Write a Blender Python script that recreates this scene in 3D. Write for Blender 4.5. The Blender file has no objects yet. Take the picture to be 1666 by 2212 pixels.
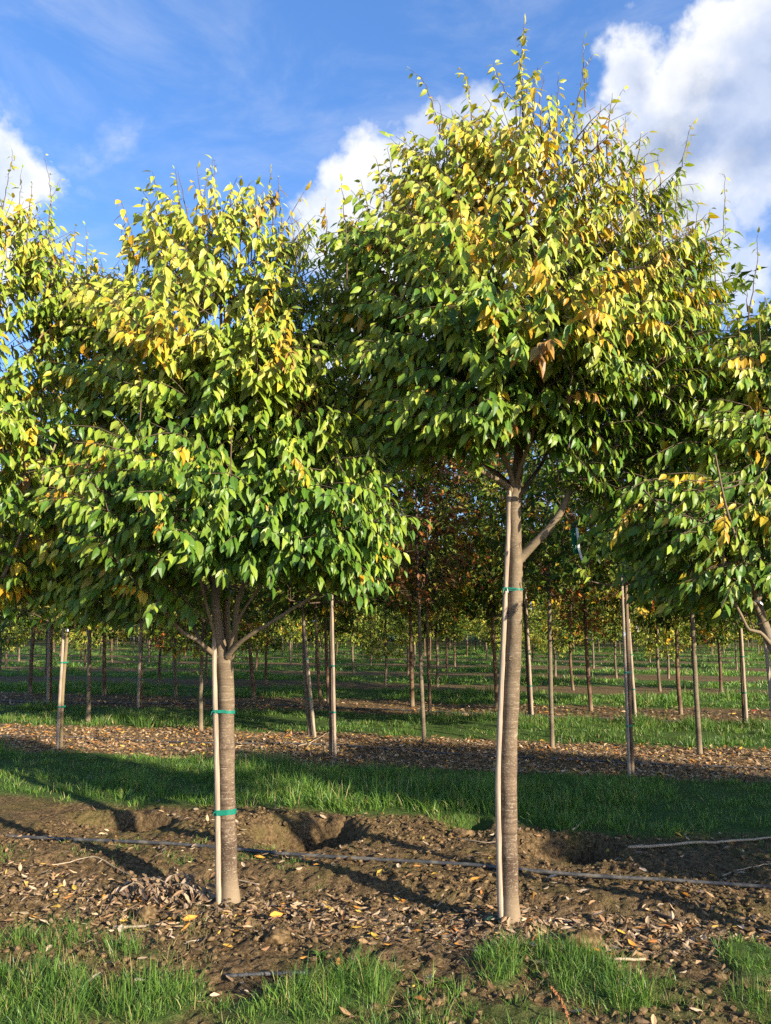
import bpy, math, random
import numpy as np
from mathutils import Vector

# ------------------------------------------------------------------ camera, sky, sun, exposure
SC = bpy.context.scene
COL = SC.collection
R = math.radians
PW, PH, FPX, CAM_H, TILT = 1666.0, 2212.0, 1736.0, 1.6, R(7.9)

cam_d = bpy.data.cameras.new("camera")
cam = bpy.data.objects.new("camera", cam_d)
COL.objects.link(cam)
cam.location = (0, 0, CAM_H)
cam.rotation_euler = (R(90) + TILT, 0, 0)
cam_d.sensor_fit = 'VERTICAL'
cam_d.sensor_height = 24.0
cam_d.lens = 24.0 * FPX / PH
cam_d.clip_start = 0.05
cam_d.clip_end = 6000
SC.camera = cam

SUN_EL = R(18.5)
SUN_DIR = Vector((0.74 * math.cos(SUN_EL), -0.673 * math.cos(SUN_EL), math.sin(SUN_EL))).normalized()   # towards the sun

SC.view_settings.view_transform = 'Standard'
SC.view_settings.look = 'None'
SC.view_settings.gamma = 1.0
SC.view_settings.exposure = 1.2
try:
    SC.cycles.use_denoising = False
    SC.cycles.denoiser = 'OPENIMAGEDENOISE'
    SC.cycles.denoising_prefilter = 'ACCURATE'
    SC.cycles.max_bounces = 6
    SC.cycles.transparent_max_bounces = 8
except Exception:
    pass

sun_d = bpy.data.lights.new("sun", 'SUN')
sun_d.energy = 5.0
sun_d.angle = R(0.53)
sun_d.color = (1.0, 0.89, 0.70)
sun = bpy.data.objects.new("sun", sun_d)
COL.objects.link(sun)
sun.location = (20, -20, 20)
sun.rotation_euler = SUN_DIR.to_track_quat('Z', 'Y').to_euler()


def pray(px, py):
    """direction through a point of the 1666x2212 view"""
    x = (px - PW / 2) / FPX
    y = -(py - PH / 2) / FPX
    return np.array([x, math.cos(TILT) - y * math.sin(TILT), math.sin(TILT) + y * math.cos(TILT)])


def P(px, py, Y):
    d = pray(px, py)
    return d * (Y / d[1]) + np.array([0, 0, CAM_H])


def gp(px, py, z=0.0):
    d = pray(px, py)
    return d * ((z - CAM_H) / d[2]) + np.array([0, 0, CAM_H])


class NT:
    """small helper for node trees"""
    def __init__(self, tree):
        self.t = tree

    def n(self, typ, **kw):
        o = self.t.nodes.new(typ)
        for k, v in kw.items():
            setattr(o, k, v)
        return o

    def l(self, a, b):
        self.t.links.new(a, b)

    def val(self, sock, v):
        if hasattr(v, 'is_output') or isinstance(v, bpy.types.NodeSocket):
            self.l(v, sock)
        else:
            sock.default_value = v

    def m(self, op, a, b=None, c=None, clamp=False):
        o = self.n('ShaderNodeMath', operation=op, use_clamp=clamp)
        self.val(o.inputs[0], a)
        if b is not None:
            self.val(o.inputs[1], b)
        if c is not None:
            self.val(o.inputs[2], c)
        return o.outputs[0]

    def vm(self, op, a, b=None):
        o = self.n('ShaderNodeVectorMath', operation=op)
        self.val(o.inputs[0], a)
        if b is not None:
            self.val(o.inputs[1], b)
        return o

    def noise(self, vec, scale, detail=4.0, rough=0.55, dist=0.0):
        o = self.n('ShaderNodeTexNoise')
        if vec is not None:
            self.l(vec, o.inputs['Vector'])
        o.inputs['Scale'].default_value = scale
        o.inputs['Detail'].default_value = detail
        o.inputs['Roughness'].default_value = rough
        o.inputs['Distortion'].default_value = dist
        return o

    def mix(self, f, a, b, blend='MIX'):
        o = self.n('ShaderNodeMix', data_type='RGBA', blend_type=blend)
        self.val(o.inputs[0], f)
        self.val(o.inputs[6], a if not isinstance(a, tuple) else (*a, 1.0))
        self.val(o.inputs[7], b if not isinstance(b, tuple) else (*b, 1.0))
        return o.outputs[2]

    def ramp(self, f, a, b):
        """smoothstep map range a..b -> 0..1"""
        o = self.n('ShaderNodeMapRange', interpolation_type='SMOOTHSTEP')
        self.val(o.inputs[0], f)
        o.inputs[1].default_value = a
        o.inputs[2].default_value = b
        o.inputs[3].default_value = 0.0
        o.inputs[4].default_value = 1.0
        return o.outputs[0]


world = bpy.data.worlds.new("World")
SC.world = world
world.use_nodes = True
wt = world.node_tree
wt.nodes.clear()
N = NT(wt)
sky = N.n('ShaderNodeTexSky', sky_type='NISHITA')
sky.sun_disc = False
sky.sun_elevation = SUN_EL
sky.sun_rotation = math.atan2(SUN_DIR.x, SUN_DIR.y)
sky.air_density = 1.0
sky.dust_density = 0.6
sky.ozone_density = 2.0
tc = N.n('ShaderNodeTexCoord')
D = N.vm('NORMALIZE', tc.outputs['Generated']).outputs[0]
warp = N.noise(D, 7.0, 6.0, 0.55)
wv = N.vm('SUBTRACT', warp.outputs['Color'], (0.5, 0.5, 0.5)).outputs[0]
wsc = N.n('ShaderNodeVectorMath', operation='SCALE')
N.l(wv, wsc.inputs[0])
wsc.inputs[3].default_value = 0.15
warp2 = N.noise(D, 30.0, 5.0, 0.6)
wv2 = N.vm('SUBTRACT', warp2.outputs['Color'], (0.5, 0.5, 0.5)).outputs[0]
wsc2 = N.n('ShaderNodeVectorMath', operation='SCALE')
N.l(wv2, wsc2.inputs[0])
wsc2.inputs[3].default_value = 0.045
DW = N.vm('ADD', N.vm('ADD', D, wsc.outputs[0]).outputs[0], wsc2.outputs[0]).outputs[0]
# cloud heaps: direction (as seen from the field) and angular radius, in view pixels / FPX
heaps = [(-40, 380, 150), (40, 390, 105), (-120, 250, 110), (115, 400, 42), (-150, 480, 200),
         (955, 505, 285), (830, 490, 175), (705, 520, 95), (1120, 560, 220), (930, 760, 300), (690, 480, 105), (765, 430, 105),
         (1375, 130, 95), (1520, 150, 120), (1640, 90, 140), (1780, 120, 220), (1300, 290, 110), (1460, 300, 165),
         (1620, 300, 150), (1430, 470, 150), (1590, 570, 100), (1350, 420, 130), (1640, 560, 40), (1280, 600, 120)]
dens = None
for (hx, hy, hr) in heaps:
    c = pray(hx, hy)
    c = c / np.linalg.norm(c)
    ang = hr / FPX * 0.9
    d = N.vm('DISTANCE', DW, tuple(c)).outputs['Value']
    k = N.m('MULTIPLY_ADD', d, -1.0 / ang, 1.0)
    k = N.m('MULTIPLY', k, ang / 0.09)            # broad heaps count for more
    dens = k if dens is None else N.m('MAXIMUM', dens, k)
cover = N.m('MULTIPLY', N.ramp(dens, -0.04, 0.26), N.m('MULTIPLY_ADD', N.ramp(warp.outputs['Fac'], 0.38, 0.56), 0.42, 0.58))
# thin high streaks
mp = N.n('ShaderNodeMapping')
mp.inputs['Scale'].default_value = (1.0, 1.0, 2.2)
mp.inputs['Rotation'].default_value = (0.3, 0.35, 0.2)
N.l(D, mp.inputs[0])
thin = N.noise(mp.outputs[0], 5.0, 7.0, 0.62, 0.5)
thin_f = N.m('MULTIPLY', N.ramp(thin.outputs['Fac'], 0.40, 0.78), 0.22)
wsp = None
for (hx, hy, hr) in [(250, 300, 70), (190, 350, 60), (30, 210, 55), (150, 430, 60)]:
    c = pray(hx, hy)
    c = c / np.linalg.norm(c)
    d = N.vm('DISTANCE', DW, tuple(c)).outputs['Value']
    k = N.m('MULTIPLY_ADD', d, -FPX / hr, 1.0)
    wsp = k if wsp is None else N.m('MAXIMUM', wsp, k)
wsp_f = N.m('MULTIPLY', N.ramp(wsp, 0.0, 1.0), N.ramp(thin.outputs['Fac'], 0.35, 0.7))
wsp_f = N.m('MULTIPLY', wsp_f, 0.75)
alpha = N.m('MAXIMUM', cover, N.m('MAXIMUM', thin_f, wsp_f))
# cloud shading: bright tops, grey-blue in the thick middles and undersides
sh = N.noise(DW, 5.5, 6.0, 0.55)
sepd = N.n('ShaderNodeSeparateXYZ')
N.l(DW, sepd.inputs[0])
thick = N.ramp(dens, 0.2, 0.9)
grey_f = N.m('MULTIPLY', thick, N.ramp(sh.outputs['Fac'], 0.32, 0.60))
right_f = N.ramp(sepd.outputs[0], 0.05, 0.30)
grey_f = N.m('MULTIPLY', grey_f, N.m('MULTIPLY_ADD', right_f, 0.75, 0.25))
cloud_c = N.mix(grey_f, (7.4, 7.5, 7.7), (3.0, 3.55, 4.7))
hs = N.n('ShaderNodeHueSaturation')
hs.inputs['Saturation'].default_value = 1.18
hs.inputs['Value'].default_value = 2.1
N.l(sky.outputs[0], hs.inputs['Color'])
blue = N.mix(0.28, N.mix(1.0, hs.outputs[0], (0.95, 0.98, 1.16), 'MULTIPLY'), (0.85, 2.2, 5.6))
skyc = N.mix(alpha, blue, cloud_c)
bg = N.n('ShaderNodeBackground')
bg.inputs['Strength'].default_value = 0.062
N.l(skyc, bg.inputs['Color'])
wo = N.n('ShaderNodeOutputWorld')
N.l(bg.outputs[0], wo.inputs[0])

# ------------------------------------------------------------------ helpers
RNG = np.random.default_rng(11)
UH = np.array([0.972, -0.2348])      # along the planting rows
VH = np.array([0.2348, 0.972])       # across them, away from the camera
UP = np.array([0.0, 0.0, 1.0])


def unit(a):
    a = np.asarray(a, float)
    n = np.linalg.norm(a, axis=-1, keepdims=True)
    return a / np.maximum(n, 1e-9)


def uv_of(x, y):
    return x * UH[0] + y * UH[1], x * VH[0] + y * VH[1]


def xy_of(u, v):
    return u * UH[0] + v * VH[0], u * UH[1] + v * VH[1]


def _hash(ix, iy, s):
    n = (ix.astype(np.int64) * 374761393 + iy.astype(np.int64) * 668265263 + s * 1442695041) & 0xffffffff
    n = ((n ^ (n >> 13)) * 1274126177) & 0xffffffff
    return ((n ^ (n >> 16)) & 0xffffff) / float(0xffffff)


def vnoise(x, y, s=0):
    ix = np.floor(x)
    iy = np.floor(y)
    fx = x - ix
    fy = y - iy
    fx = fx * fx * fx * (fx * (fx * 6 - 15) + 10)
    fy = fy * fy * fy * (fy * (fy * 6 - 15) + 10)
    a = _hash(ix, iy, s)
    b = _hash(ix + 1, iy, s)
    c = _hash(ix, iy + 1, s)
    d = _hash(ix + 1, iy + 1, s)
    return (a * (1 - fx) + b * fx) * (1 - fy) + (c * (1 - fx) + d * fx) * fy - 0.5


def fbm(x, y, f, octv=4, s=0, g=0.5):
    t = 0
    a = 1.0
    for i in range(octv):
        t = t + a * vnoise(x * f + 17.3 * i, y * f - 9.1 * i, s + i)
        a *= g
        f *= 2.03
    return t


def sstep(a, b, x):
    t = np.clip((x - a) / (b - a), 0, 1)
    return t * t * (3 - 2 * t)


SOILS = [(3.62, 6.72), (9.02, 11.52), (14.15, 16.6)] + [(19.2 + 5 * k, 21.6 + 5 * k) for k in range(12)]


FGP = []
for (px, py, rx, ry, st) in [(60, 2180, 170, 95, 1.0), (70, 2030, 110, 34, 0.45), (270, 2058, 130, 30, 0.5), (330, 2160, 150, 58, 1.0), (620, 2180, 150, 50, 1.0), (790, 2135, 85, 52, 1.0),
                             (1085, 2105, 62, 48, 1.0), (1240, 2105, 115, 60, 1.0), (1350, 2150, 100, 45, 1.0), (1630, 2080, 85, 50, 1.0), (1450, 2190, 150, 30, 0.45), (950, 2190, 110, 25, 0.45),
                             (1130, 2190, 110, 25, 0.6), (1640, 2180, 80, 40, 0.6), (520, 2225, 60, 22, 0.6), (833, 2228, 900, 34, 0.5), (960, 2160, 120, 30, 0.4), (1480, 2150, 120, 35, 0.4)]:
    a_, b_, c_ = gp(px, py), gp(px + rx, py), gp(px, py - ry)
    FGP.append((*uv_of(a_[0], a_[1]), abs(b_[0] - a_[0]), abs(c_[1] - a_[1]), st))


def soil_mask(x, y):
    """1 on the bare soil strips, 0 in the grass alleys, with ragged edges"""
    x = np.asarray(x, float)
    y = np.asarray(y, float)
    u, v = uv_of(x, y)
    w = v + 0.30 * fbm(u, v, 0.9, 4, 5)
    m = np.zeros_like(w)
    for i, (a, b) in enumerate(SOILS):
        m = np.maximum(m, sstep(a - 0.10, a + 0.14, w) * (1 - sstep(b - 0.14, b + 0.10, w)))
    # foreground: separate patches of turf on the near soil
    g = np.zeros_like(w)
    nz_ = fbm(u, v, 2.6, 3, 31)
    for (pu, pv, ru, rv, st) in FGP:
        e = np.sqrt(((u - pu) / ru) ** 2 + ((v - pv) / rv) ** 2) + 0.55 * nz_
        g = np.maximum(g, st * (1 - sstep(0.62, 1.12, e)))
    m = np.where(v < 4.75, 1 - g, m)
    return m


PITS = []
FEET = [tuple(gp(498, 1951)[:2]), tuple(gp(1105, 2003)[:2])]
for (px, py, ru, rv, dep) in [(665, 1797, 0.44, 0.36, 0.32), (285, 1766, 0.42, 0.22, 0.17), (1240, 1826, 0.34, 0.28, 0.22),
                              (1010, 1775, 0.20, 0.16, 0.07)]:
    g = gp(px, py)
    PITS.append((*uv_of(g[0], g[1]), ru, rv, dep))


def gz(x, y):
    x = np.asarray(x, float)
    y = np.asarray(y, float)
    u, v = uv_of(x, y)
    near = 1 - sstep(16, 40, np.abs(v))
    z = 0.05 * fbm(u, v, 0.45, 3, 2) * near
    m = soil_mask(x, y)
    fine = 1 - sstep(12, 22, v)
    z = z + m * fine * (0.018 * fbm(u, v, 2.2, 3, 8) + 0.014 * np.abs(fbm(u, v, 9.0, 3, 9)) + 0.028 * fbm(u, v, 23.0, 3, 10, 0.75) - 0.01)
    # crumbly shoulder of the planting strip, below the hose
    sh_ = v - 5.02 + 0.12 * fbm(u, v, 1.2, 3, 44)
    z = z + 0.05 * sstep(-0.16, 0.04, sh_) * (1 - sstep(0.10, 0.5, sh_))
    z = z + (1 - m) * 0.02
    for (bx_, by_) in FEET:
        z = z + 0.028 * np.exp(-((x - bx_) ** 2 + (y - by_) ** 2) / 0.016)
    for (pu, pv, ru, rv, dep) in PITS:
        rl = np.where(u < pu, ru * 1.45, ru)
        e = np.sqrt(((u - pu) / rl) ** 2 + ((v - pv) / rv) ** 2) + 0.16 * fbm(u, v, 4.5, 3, 21)
        k_ = np.clip((pu - u) / ru, 0, 1)
        z = z - dep * (1 - sstep(0.74 - 0.62 * k_, 1.0, e)) + 0.04 * np.exp(-((e - 1.16) / 0.16) ** 2) * sstep(-0.2, 0.3, v - pv)
        z = z - 0.05 * np.exp(-(((u - pu) / (ru * 1.1)) ** 2 + ((v - pv + rv * 1.3) / 0.35) ** 2))
    return z


def gzs(x, y):
    return float(gz(np.array([x]), np.array([y]))[0])


def mesh_np(name, V, faces, mat, col=None, uv=None, smooth=False):
    """faces: list of (n,k) int arrays; col: per vertex rgb; uv: per loop arrays in the same order as faces"""
    me = bpy.data.meshes.new(name)
    V = np.asarray(V, np.float32)
    faces = [np.asarray(f, np.int32) for f in faces if len(f)]
    nl = sum(f.size for f in faces)
    nf = sum(len(f) for f in faces)
    me.vertices.add(len(V))
    me.vertices.foreach_set('co', V.ravel())
    me.loops.add(nl)
    me.polygons.add(nf)
    li = np.concatenate([f.ravel() for f in faces])
    ls = np.concatenate([np.full(len(f), f.shape[1], np.int32) for f in faces])
    st = np.concatenate([[0], np.cumsum(ls)[:-1]]).astype(np.int32)
    me.loops.foreach_set('vertex_index', li)
    me.polygons.foreach_set('loop_start', st)
    me.polygons.foreach_set('use_smooth', np.full(nf, smooth, bool))
    if uv is not None:
        l = me.uv_layers.new(name='UVMap')
        l.uv.foreach_set('vector', np.concatenate([np.asarray(q, np.float32).reshape(-1, 2) for q in uv]).ravel())
    if col is not None:
        a = me.color_attributes.new('Col', 'FLOAT_COLOR', 'POINT')
        c = np.ones((len(V), 4), np.float32)
        c[:, :3] = col
        a.data.foreach_set('color', c.ravel())
    me.update(calc_edges=True)
    me.validate()
    if mat is not None:
        me.materials.append(mat)
    return me


def link(name, data, parent=None, loc=None):
    o = bpy.data.objects.new(name, data)
    COL.objects.link(o)
    if parent is not None:
        o.parent = parent
    if loc is not None:
        o.location = tuple(float(q) for q in loc)
    return o


def tag(o, label, cat, group=None, kind=None):
    if label:
        o['label'] = label
    if cat:
        o['category'] = cat
    if group:
        o['group'] = group
    if kind:
        o['kind'] = kind
    return o


def thing(name, label, cat, loc, group=None):
    return tag(link(name, None, None, loc), label, cat, group)


def smooth_path(pts, step):
    """Catmull-Rom through pts (n,k), resampled about every step of the first three columns"""
    p = np.asarray(pts, float)
    if len(p) == 2:
        n = max(2, int(np.linalg.norm(p[1, :3] - p[0, :3]) / step) + 1)
        t = np.linspace(0, 1, n)[:, None]
        return p[0] * (1 - t) + p[1] * t
    q = np.vstack([2 * p[0] - p[1], p, 2 * p[-1] - p[-2]])
    out = []
    for i in range(1, len(q) - 2):
        n = max(2, int(np.linalg.norm(q[i + 1, :3] - q[i, :3]) / step) + 1)
        t = np.linspace(0, 1, n, endpoint=False)[:, None]
        out.append(0.5 * (2 * q[i] + (q[i + 1] - q[i - 1]) * t + (2 * q[i - 1] - 5 * q[i] + 4 * q[i + 1] - q[i + 2]) * t ** 2
                          + (3 * q[i] - q[i - 1] - 3 * q[i + 1] + q[i + 2]) * t ** 3))
    out.append(p[-1:])
    return np.vstack(out)


class Tubes:
    def __init__(self):
        self.V = []
        self.Q = []
        self.n = 0

    def add(self, pts, rad, sides=6, cap=True, lump=0.0, rng=None):
        pts = np.asarray(pts, float)
        rad = np.asarray(rad, float)
        n = len(pts)
        if n < 2:
            return
        tg = unit(np.gradient(pts, axis=0))
        ref = np.where(np.abs(tg[:, 2:3]) > 0.9, np.array([[0, 1.0, 0]]), np.array([[0, 0, 1.0]]))
        if abs(tg[:, 2].mean()) > 0.6:
            ref = np.tile([0, 1.0, 0], (n, 1))
        else:
            ref = np.tile([0, 0, 1.0], (n, 1))
        a = unit(np.cross(tg, ref))
        b = np.cross(tg, a)
        th = np.linspace(0, 2 * np.pi, sides, endpoint=False)
        rr = rad[:, None] * np.ones((1, sides))
        if lump:
            z = np.arange(n)[:, None] * 0.35
            rr = rr * (1 + lump * (2 * vnoise(z + 0 * th[None], th[None] * 1.6 + 0 * z, 77)))
        ring = pts[:, None, :] + rr[..., None] * (np.cos(th)[None, :, None] * a[:, None, :] + np.sin(th)[None, :, None] * b[:, None, :])
        self.V.append(ring.reshape(-1, 3))
        i = np.arange(n - 1)[:, None] * sides
        j = np.arange(sides)[None, :]
        k = (j + 1) % sides
        q = np.stack([i + j, i + k, i + sides + k, i + sides + j], -1).reshape(-1, 4) + self.n
        self.Q.append(q)
        self.n += n * sides
        if cap:
            for (idx, c) in ((0, pts[0]), (n - 1, pts[-1])):
                self.V.append(c[None])
                base = self.n - n * sides if idx == 0 else self.n - sides
                # fan written as degenerate-free quads would be heavier; keep triangles apart
                cc = self.n if idx == 0 else self.n
                self._tri(base if idx == 0 else base, sides, cc, idx == 0)
                self.n += 1
                if idx == 0:
                    self._off = 1
            # second cap indices account for the first centre vertex
        return

    def _tri(self, base, sides, c, flip):
        if not hasattr(self, 'T'):
            self.T = []
        if not flip:
            base = c - 1 - sides
        j = np.arange(sides)
        k = (j + 1) % sides
        t = np.stack([base + (k if flip else j), base + (j if flip else k), np.full(sides, c)], -1)
        self.T.append(t)

    def mesh(self, name, mat, smooth=True, origin=None):
        V = np.vstack(self.V)
        if origin is not None:
            V = V - origin
        f = [np.vstack(self.Q)]
        if hasattr(self, 'T'):
            f.append(np.vstack(self.T))
        return mesh_np(name, V, f, mat, smooth=smooth)


def leaf_template(kind):
    """midrib along x, width y, normal z.  returns verts, faces, uv per vertex"""
    if kind == 'fine':
        st = [(0.20, 0.72, 0.0), (0.47, 1.0, -0.02), (0.76, 0.58, -0.09)]
        V = [(0, 0, 0)]
        for (t, w, z) in st:
            V += [(t, w * 0.5, z + 0.11 * w), (t, 0, z), (t, -w * 0.5, z + 0.11 * w)]
        V.append((1.0, 0, -0.20))
        F3 = [(0, 2, 1), (0, 3, 2), (7, 8, 10), (8, 9, 10)]
        F4 = [(1, 2, 5, 4), (2, 3, 6, 5), (4, 5, 8, 7), (5, 6, 9, 8)]
    elif kind == 'curl':
        st = [(0.15, 0.6, 0.0), (0.45, 1.0, 0.05), (0.78, 0.6, 0.03)]
        V = [(0, 0, 0.05)]
        for (t, w, z) in st:
            V += [(t, w * 0.46, z + 0.20 * w), (t, 0, z), (t, -w * 0.46, z + 0.13 * w)]
        V.append((1.0, 0, 0.14))
        F3 = [(0, 2, 1), (0, 3, 2), (7, 8, 10), (8, 9, 10)]
        F4 = [(1, 2, 5, 4), (2, 3, 6, 5), (4, 5, 8, 7), (5, 6, 9, 8)]
    else:
        V = [(0, 0, 0), (0.42, 0.5, 0.14), (1.0, 0, -0.14), (0.42, -0.5, 0.14), (0.45, 0, -0.02)]
        F3 = [(0, 4, 1), (1, 4, 2), (0, 3, 4), (4, 3, 2)]
        F4 = []
    V = np.array(V, float)
    uvv = np.stack([V[:, 0], 0.5 + V[:, 1]], -1)
    return V, np.array(F3, int).reshape(-1, 3), np.array(F4, int).reshape(-1, 4), uvv


TPL = {k: leaf_template(k) for k in ('fine', 'curl', 'plain')}


def leaves_mesh(name, pos, dirv, nrm, length, width, col, mat, kind='fine', bend=None):
    V0, F3, F4, uvv = TPL[kind]
    n = len(pos)
    dirv = unit(dirv)
    side = unit(np.cross(nrm, dirv))
    nn = np.cross(dirv, side)
    L = length[:, None, None]
    Wd = width[:, None, None]
    zz = V0[None, :, 2:3]
    if bend is not None:
        zz = zz - bend[:, None, None] * (V0[None, :, 0:1] ** 2)
    V = pos[:, None, :] + L * V0[None, :, 0:1] * dirv[:, None, :] + Wd * V0[None, :, 1:2] * side[:, None, :] + \
        (Wd * V0[None, :, 2:3] * 1.0 + L * (zz - V0[None, :, 2:3])) * nn[:, None, :]
    k = len(V0)
    off = (np.arange(n) * k)[:, None, None]
    fs, us = [], []
    for F in (F3, F4):
        if len(F):
            fs.append((F[None] + off).reshape(-1, F.shape[1]))
            us.append(np.tile(uvv[F].reshape(1, -1, 2), (n, 1, 1)))
    return mesh_np(name, V.reshape(-1, 3), fs, mat, col=np.repeat(col, k, 0), uv=us)


# ------------------------------------------------------------------ materials
def new_mat(name):
    m = bpy.data.materials.new(name)
    m.use_nodes = True
    t = m.node_tree
    t.nodes.clear()
    return m, NT(t)


def out_surface(N_, sh_):
    o = N_.n('ShaderNodeOutputMaterial')
    N_.l(sh_, o.inputs['Surface'])
    return o


def principled(N_, col, rough=0.6, spec=0.3, bump=None, bstr=0.3, bdist=0.01):
    b = N_.n('ShaderNodeBsdfPrincipled')
    N_.val(b.inputs['Base Color'], col if not isinstance(col, tuple) else (*col, 1.0))
    N_.val(b.inputs['Roughness'], rough)
    b.inputs['Specular IOR Level'].default_value = spec
    if bump is not None:
        bn = N_.n('ShaderNodeBump')
        bn.inputs['Strength'].default_value = bstr
        bn.inputs['Distance'].default_value = bdist
        N_.l(bump, bn.inputs['Height'])
        N_.l(bn.outputs[0], b.inputs['Normal'])
    return b.outputs[0]


def leaf_mat(name, trans=0.32, rough=0.42, spec=0.35, veins=True, tint=(1.25, 1.15, 0.5)):
    m, n = new_mat(name)
    a = n.n('ShaderNodeAttribute', attribute_name='Col')
    c = a.outputs['Color']
    if veins:
        uvn = n.n('ShaderNodeUVMap', uv_map='UVMap')
        s = n.n('ShaderNodeSeparateXYZ')
        n.l(uvn.outputs[0], s.inputs[0])
        d = n.m('ABSOLUTE', n.m('SUBTRACT', s.outputs[1], 0.5))
        rib = n.m('SUBTRACT', 1.0, n.ramp(d, 0.015, 0.05))
        vv = n.m('SINE', n.m('MULTIPLY', n.m('SUBTRACT', s.outputs[0], n.m('MULTIPLY', d, 0.55)), 62.0))
        vv = n.m('MULTIPLY', n.ramp(vv, 0.45, 1.0), 0.28)
        f = n.m('MAXIMUM', n.m('MULTIPLY', rib, 0.5), vv)
        light = n.mix(1.0, c, (1.55, 1.5, 1.5), 'MULTIPLY')
        c = n.mix(f, c, light)
        blotch = n.noise(None, 1.0, 3.0)
        tcn = n.n('ShaderNodeTexCoord')
        n.l(tcn.outputs['Object'], blotch.inputs['Vector'])
        blotch.inputs['Scale'].default_value = 60.0
        c = n.mix(n.m('MULTIPLY', n.ramp(blotch.outputs[0], 0.5, 0.75), 0.22), c, n.mix(1.0, c, (0.75, 0.66, 0.55), 'MULTIPLY'))
    p = principled(n, c, rough, spec)
    t = n.n('ShaderNodeBsdfTranslucent')
    n.l(n.mix(1.0, c, tint, 'MULTIPLY'), t.inputs['Color'])
    mx = n.n('ShaderNodeMixShader')
    mx.inputs[0].default_value = trans
    n.l(p, mx.inputs[1])
    n.l(t.outputs[0], mx.inputs[2])
    out_surface(n, mx.outputs[0])
    return m


M = {}
M['leaf'] = leaf_mat('zelkova_leaf', 0.24)
M['leaf_far'] = leaf_mat('nursery_leaf', 0.30, 0.5, 0.25, veins=False)
M['litter'] = leaf_mat('dry_leaf', 0.12, 0.75, 0.12, veins=True, tint=(1.1, 0.9, 0.6))
M['grass'] = leaf_mat('grass_blade', 0.28, 0.42, 0.35, veins=False, tint=(1.2, 1.25, 0.5))


def bark_mat(name, dark, mid, pale, lent=0.55, moss=0.0):
    m, n = new_mat(name)
    tcn = n.n('ShaderNodeTexCoord')
    ob = tcn.outputs['Object']
    big = n.noise(ob, 5.0, 4.0, 0.6)
    c = n.mix(n.ramp(big.outputs[0], 0.35, 0.65), dark, mid)
    mp_ = n.n('ShaderNodeMapping')
    mp_.inputs['Scale'].default_value = (26, 26, 110)
    n.l(ob, mp_.inputs[0])
    ln = n.noise(mp_.outputs[0], 1.0, 2.0, 0.5)
    lf = n.ramp(ln.outputs[0], 0.60, 0.70)
    spk = n.noise(ob, 120.0, 3.0, 0.6)
    sf = n.ramp(spk.outputs[0], 0.53, 0.66)
    f = n.m('MULTIPLY', n.m('MAXIMUM', lf, n.m('MULTIPLY', sf, 0.8)), lent)
    c = n.mix(f, c, pale)
    ring = n.n('ShaderNodeMapping')
    ring.inputs['Scale'].default_value = (3.0, 3.0, 60)
    n.l(ob, ring.inputs[0])
    rn = n.noise(ring.outputs[0], 1.0, 3.0, 0.6)
    c = n.mix(n.m('MULTIPLY', n.ramp(rn.outputs[0], 0.52, 0.64), 0.75), c, dark)
    c = n.mix(n.m('MULTIPLY', n.m('SUBTRACT', 1.0, n.ramp(rn.outputs[0], 0.30, 0.40)), lent), c, pale)
    blot = n.noise(ob, 9.0, 5.0, 0.65)
    c = n.mix(n.m('MULTIPLY', n.ramp(blot.outputs[0], 0.58, 0.70), 0.45), c, pale)
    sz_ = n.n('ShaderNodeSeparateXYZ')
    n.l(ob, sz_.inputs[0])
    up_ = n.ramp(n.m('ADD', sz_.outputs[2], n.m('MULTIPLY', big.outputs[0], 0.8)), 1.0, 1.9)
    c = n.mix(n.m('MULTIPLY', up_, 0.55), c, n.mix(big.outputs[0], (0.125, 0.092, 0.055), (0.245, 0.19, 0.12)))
    # dried mud splashed over the foot
    sx = n.n('ShaderNodeSeparateXYZ')
    n.l(ob, sx.inputs[0])
    foot = n.m('SUBTRACT', 1.0, n.ramp(n.m('ADD', sx.outputs[2], n.m('MULTIPLY', blot.outputs[0], 0.12)), 0.10, 0.26))
    c = n.mix(n.m('MULTIPLY', foot, 0.75), c, (0.25, 0.185, 0.115))
    if moss:
        ms = n.noise(ob, 14.0, 4.0, 0.6)
        c = n.mix(n.m('MULTIPLY', n.ramp(ms.outputs[0], 0.45, 0.6), moss), c, (0.20, 0.17, 0.06))
    h = n.m('ADD', n.m('MULTIPLY', lf, 0.5), n.m('ADD', n.m('MULTIPLY', rn.outputs[0], 0.7), n.m('MULTIPLY', spk.outputs[0], 0.5)))
    out_surface(n, principled(n, c, 0.8, 0.2, h, 0.55, 0.004))
    return m


M['bark'] = bark_mat('zelkova_bark', (0.068, 0.043, 0.027), (0.160, 0.110, 0.070), (0.42, 0.345, 0.245))
M['bark_grey'] = bark_mat('grey_bark', (0.09, 0.068, 0.042), (0.18, 0.145, 0.095), (0.33, 0.28, 0.20), 0.4)
M['bark_red'] = bark_mat('reddish_bark', (0.08, 0.045, 0.027), (0.165, 0.10, 0.062), (0.28, 0.21, 0.15), 0.3)
M['bark_moss'] = bark_mat('mossy_bark', (0.16, 0.11, 0.07), (0.24, 0.17, 0.11), (0.34, 0.29, 0.2), 0.3, 0.7)
M['limb'] = bark_mat('limb_bark', (0.12, 0.085, 0.05), (0.24, 0.185, 0.115), (0.34, 0.28, 0.2), 0.35)

m, n = new_mat('twig_bark')
tcn = n.n('ShaderNodeTexCoord')
nz = n.noise(tcn.outputs['Object'], 18.0, 3.0)
out_surface(n, principled(n, n.mix(nz.outputs[0], (0.07, 0.045, 0.03), (0.17, 0.12, 0.08)), 0.8, 0.2))
M['twig'] = m

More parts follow.
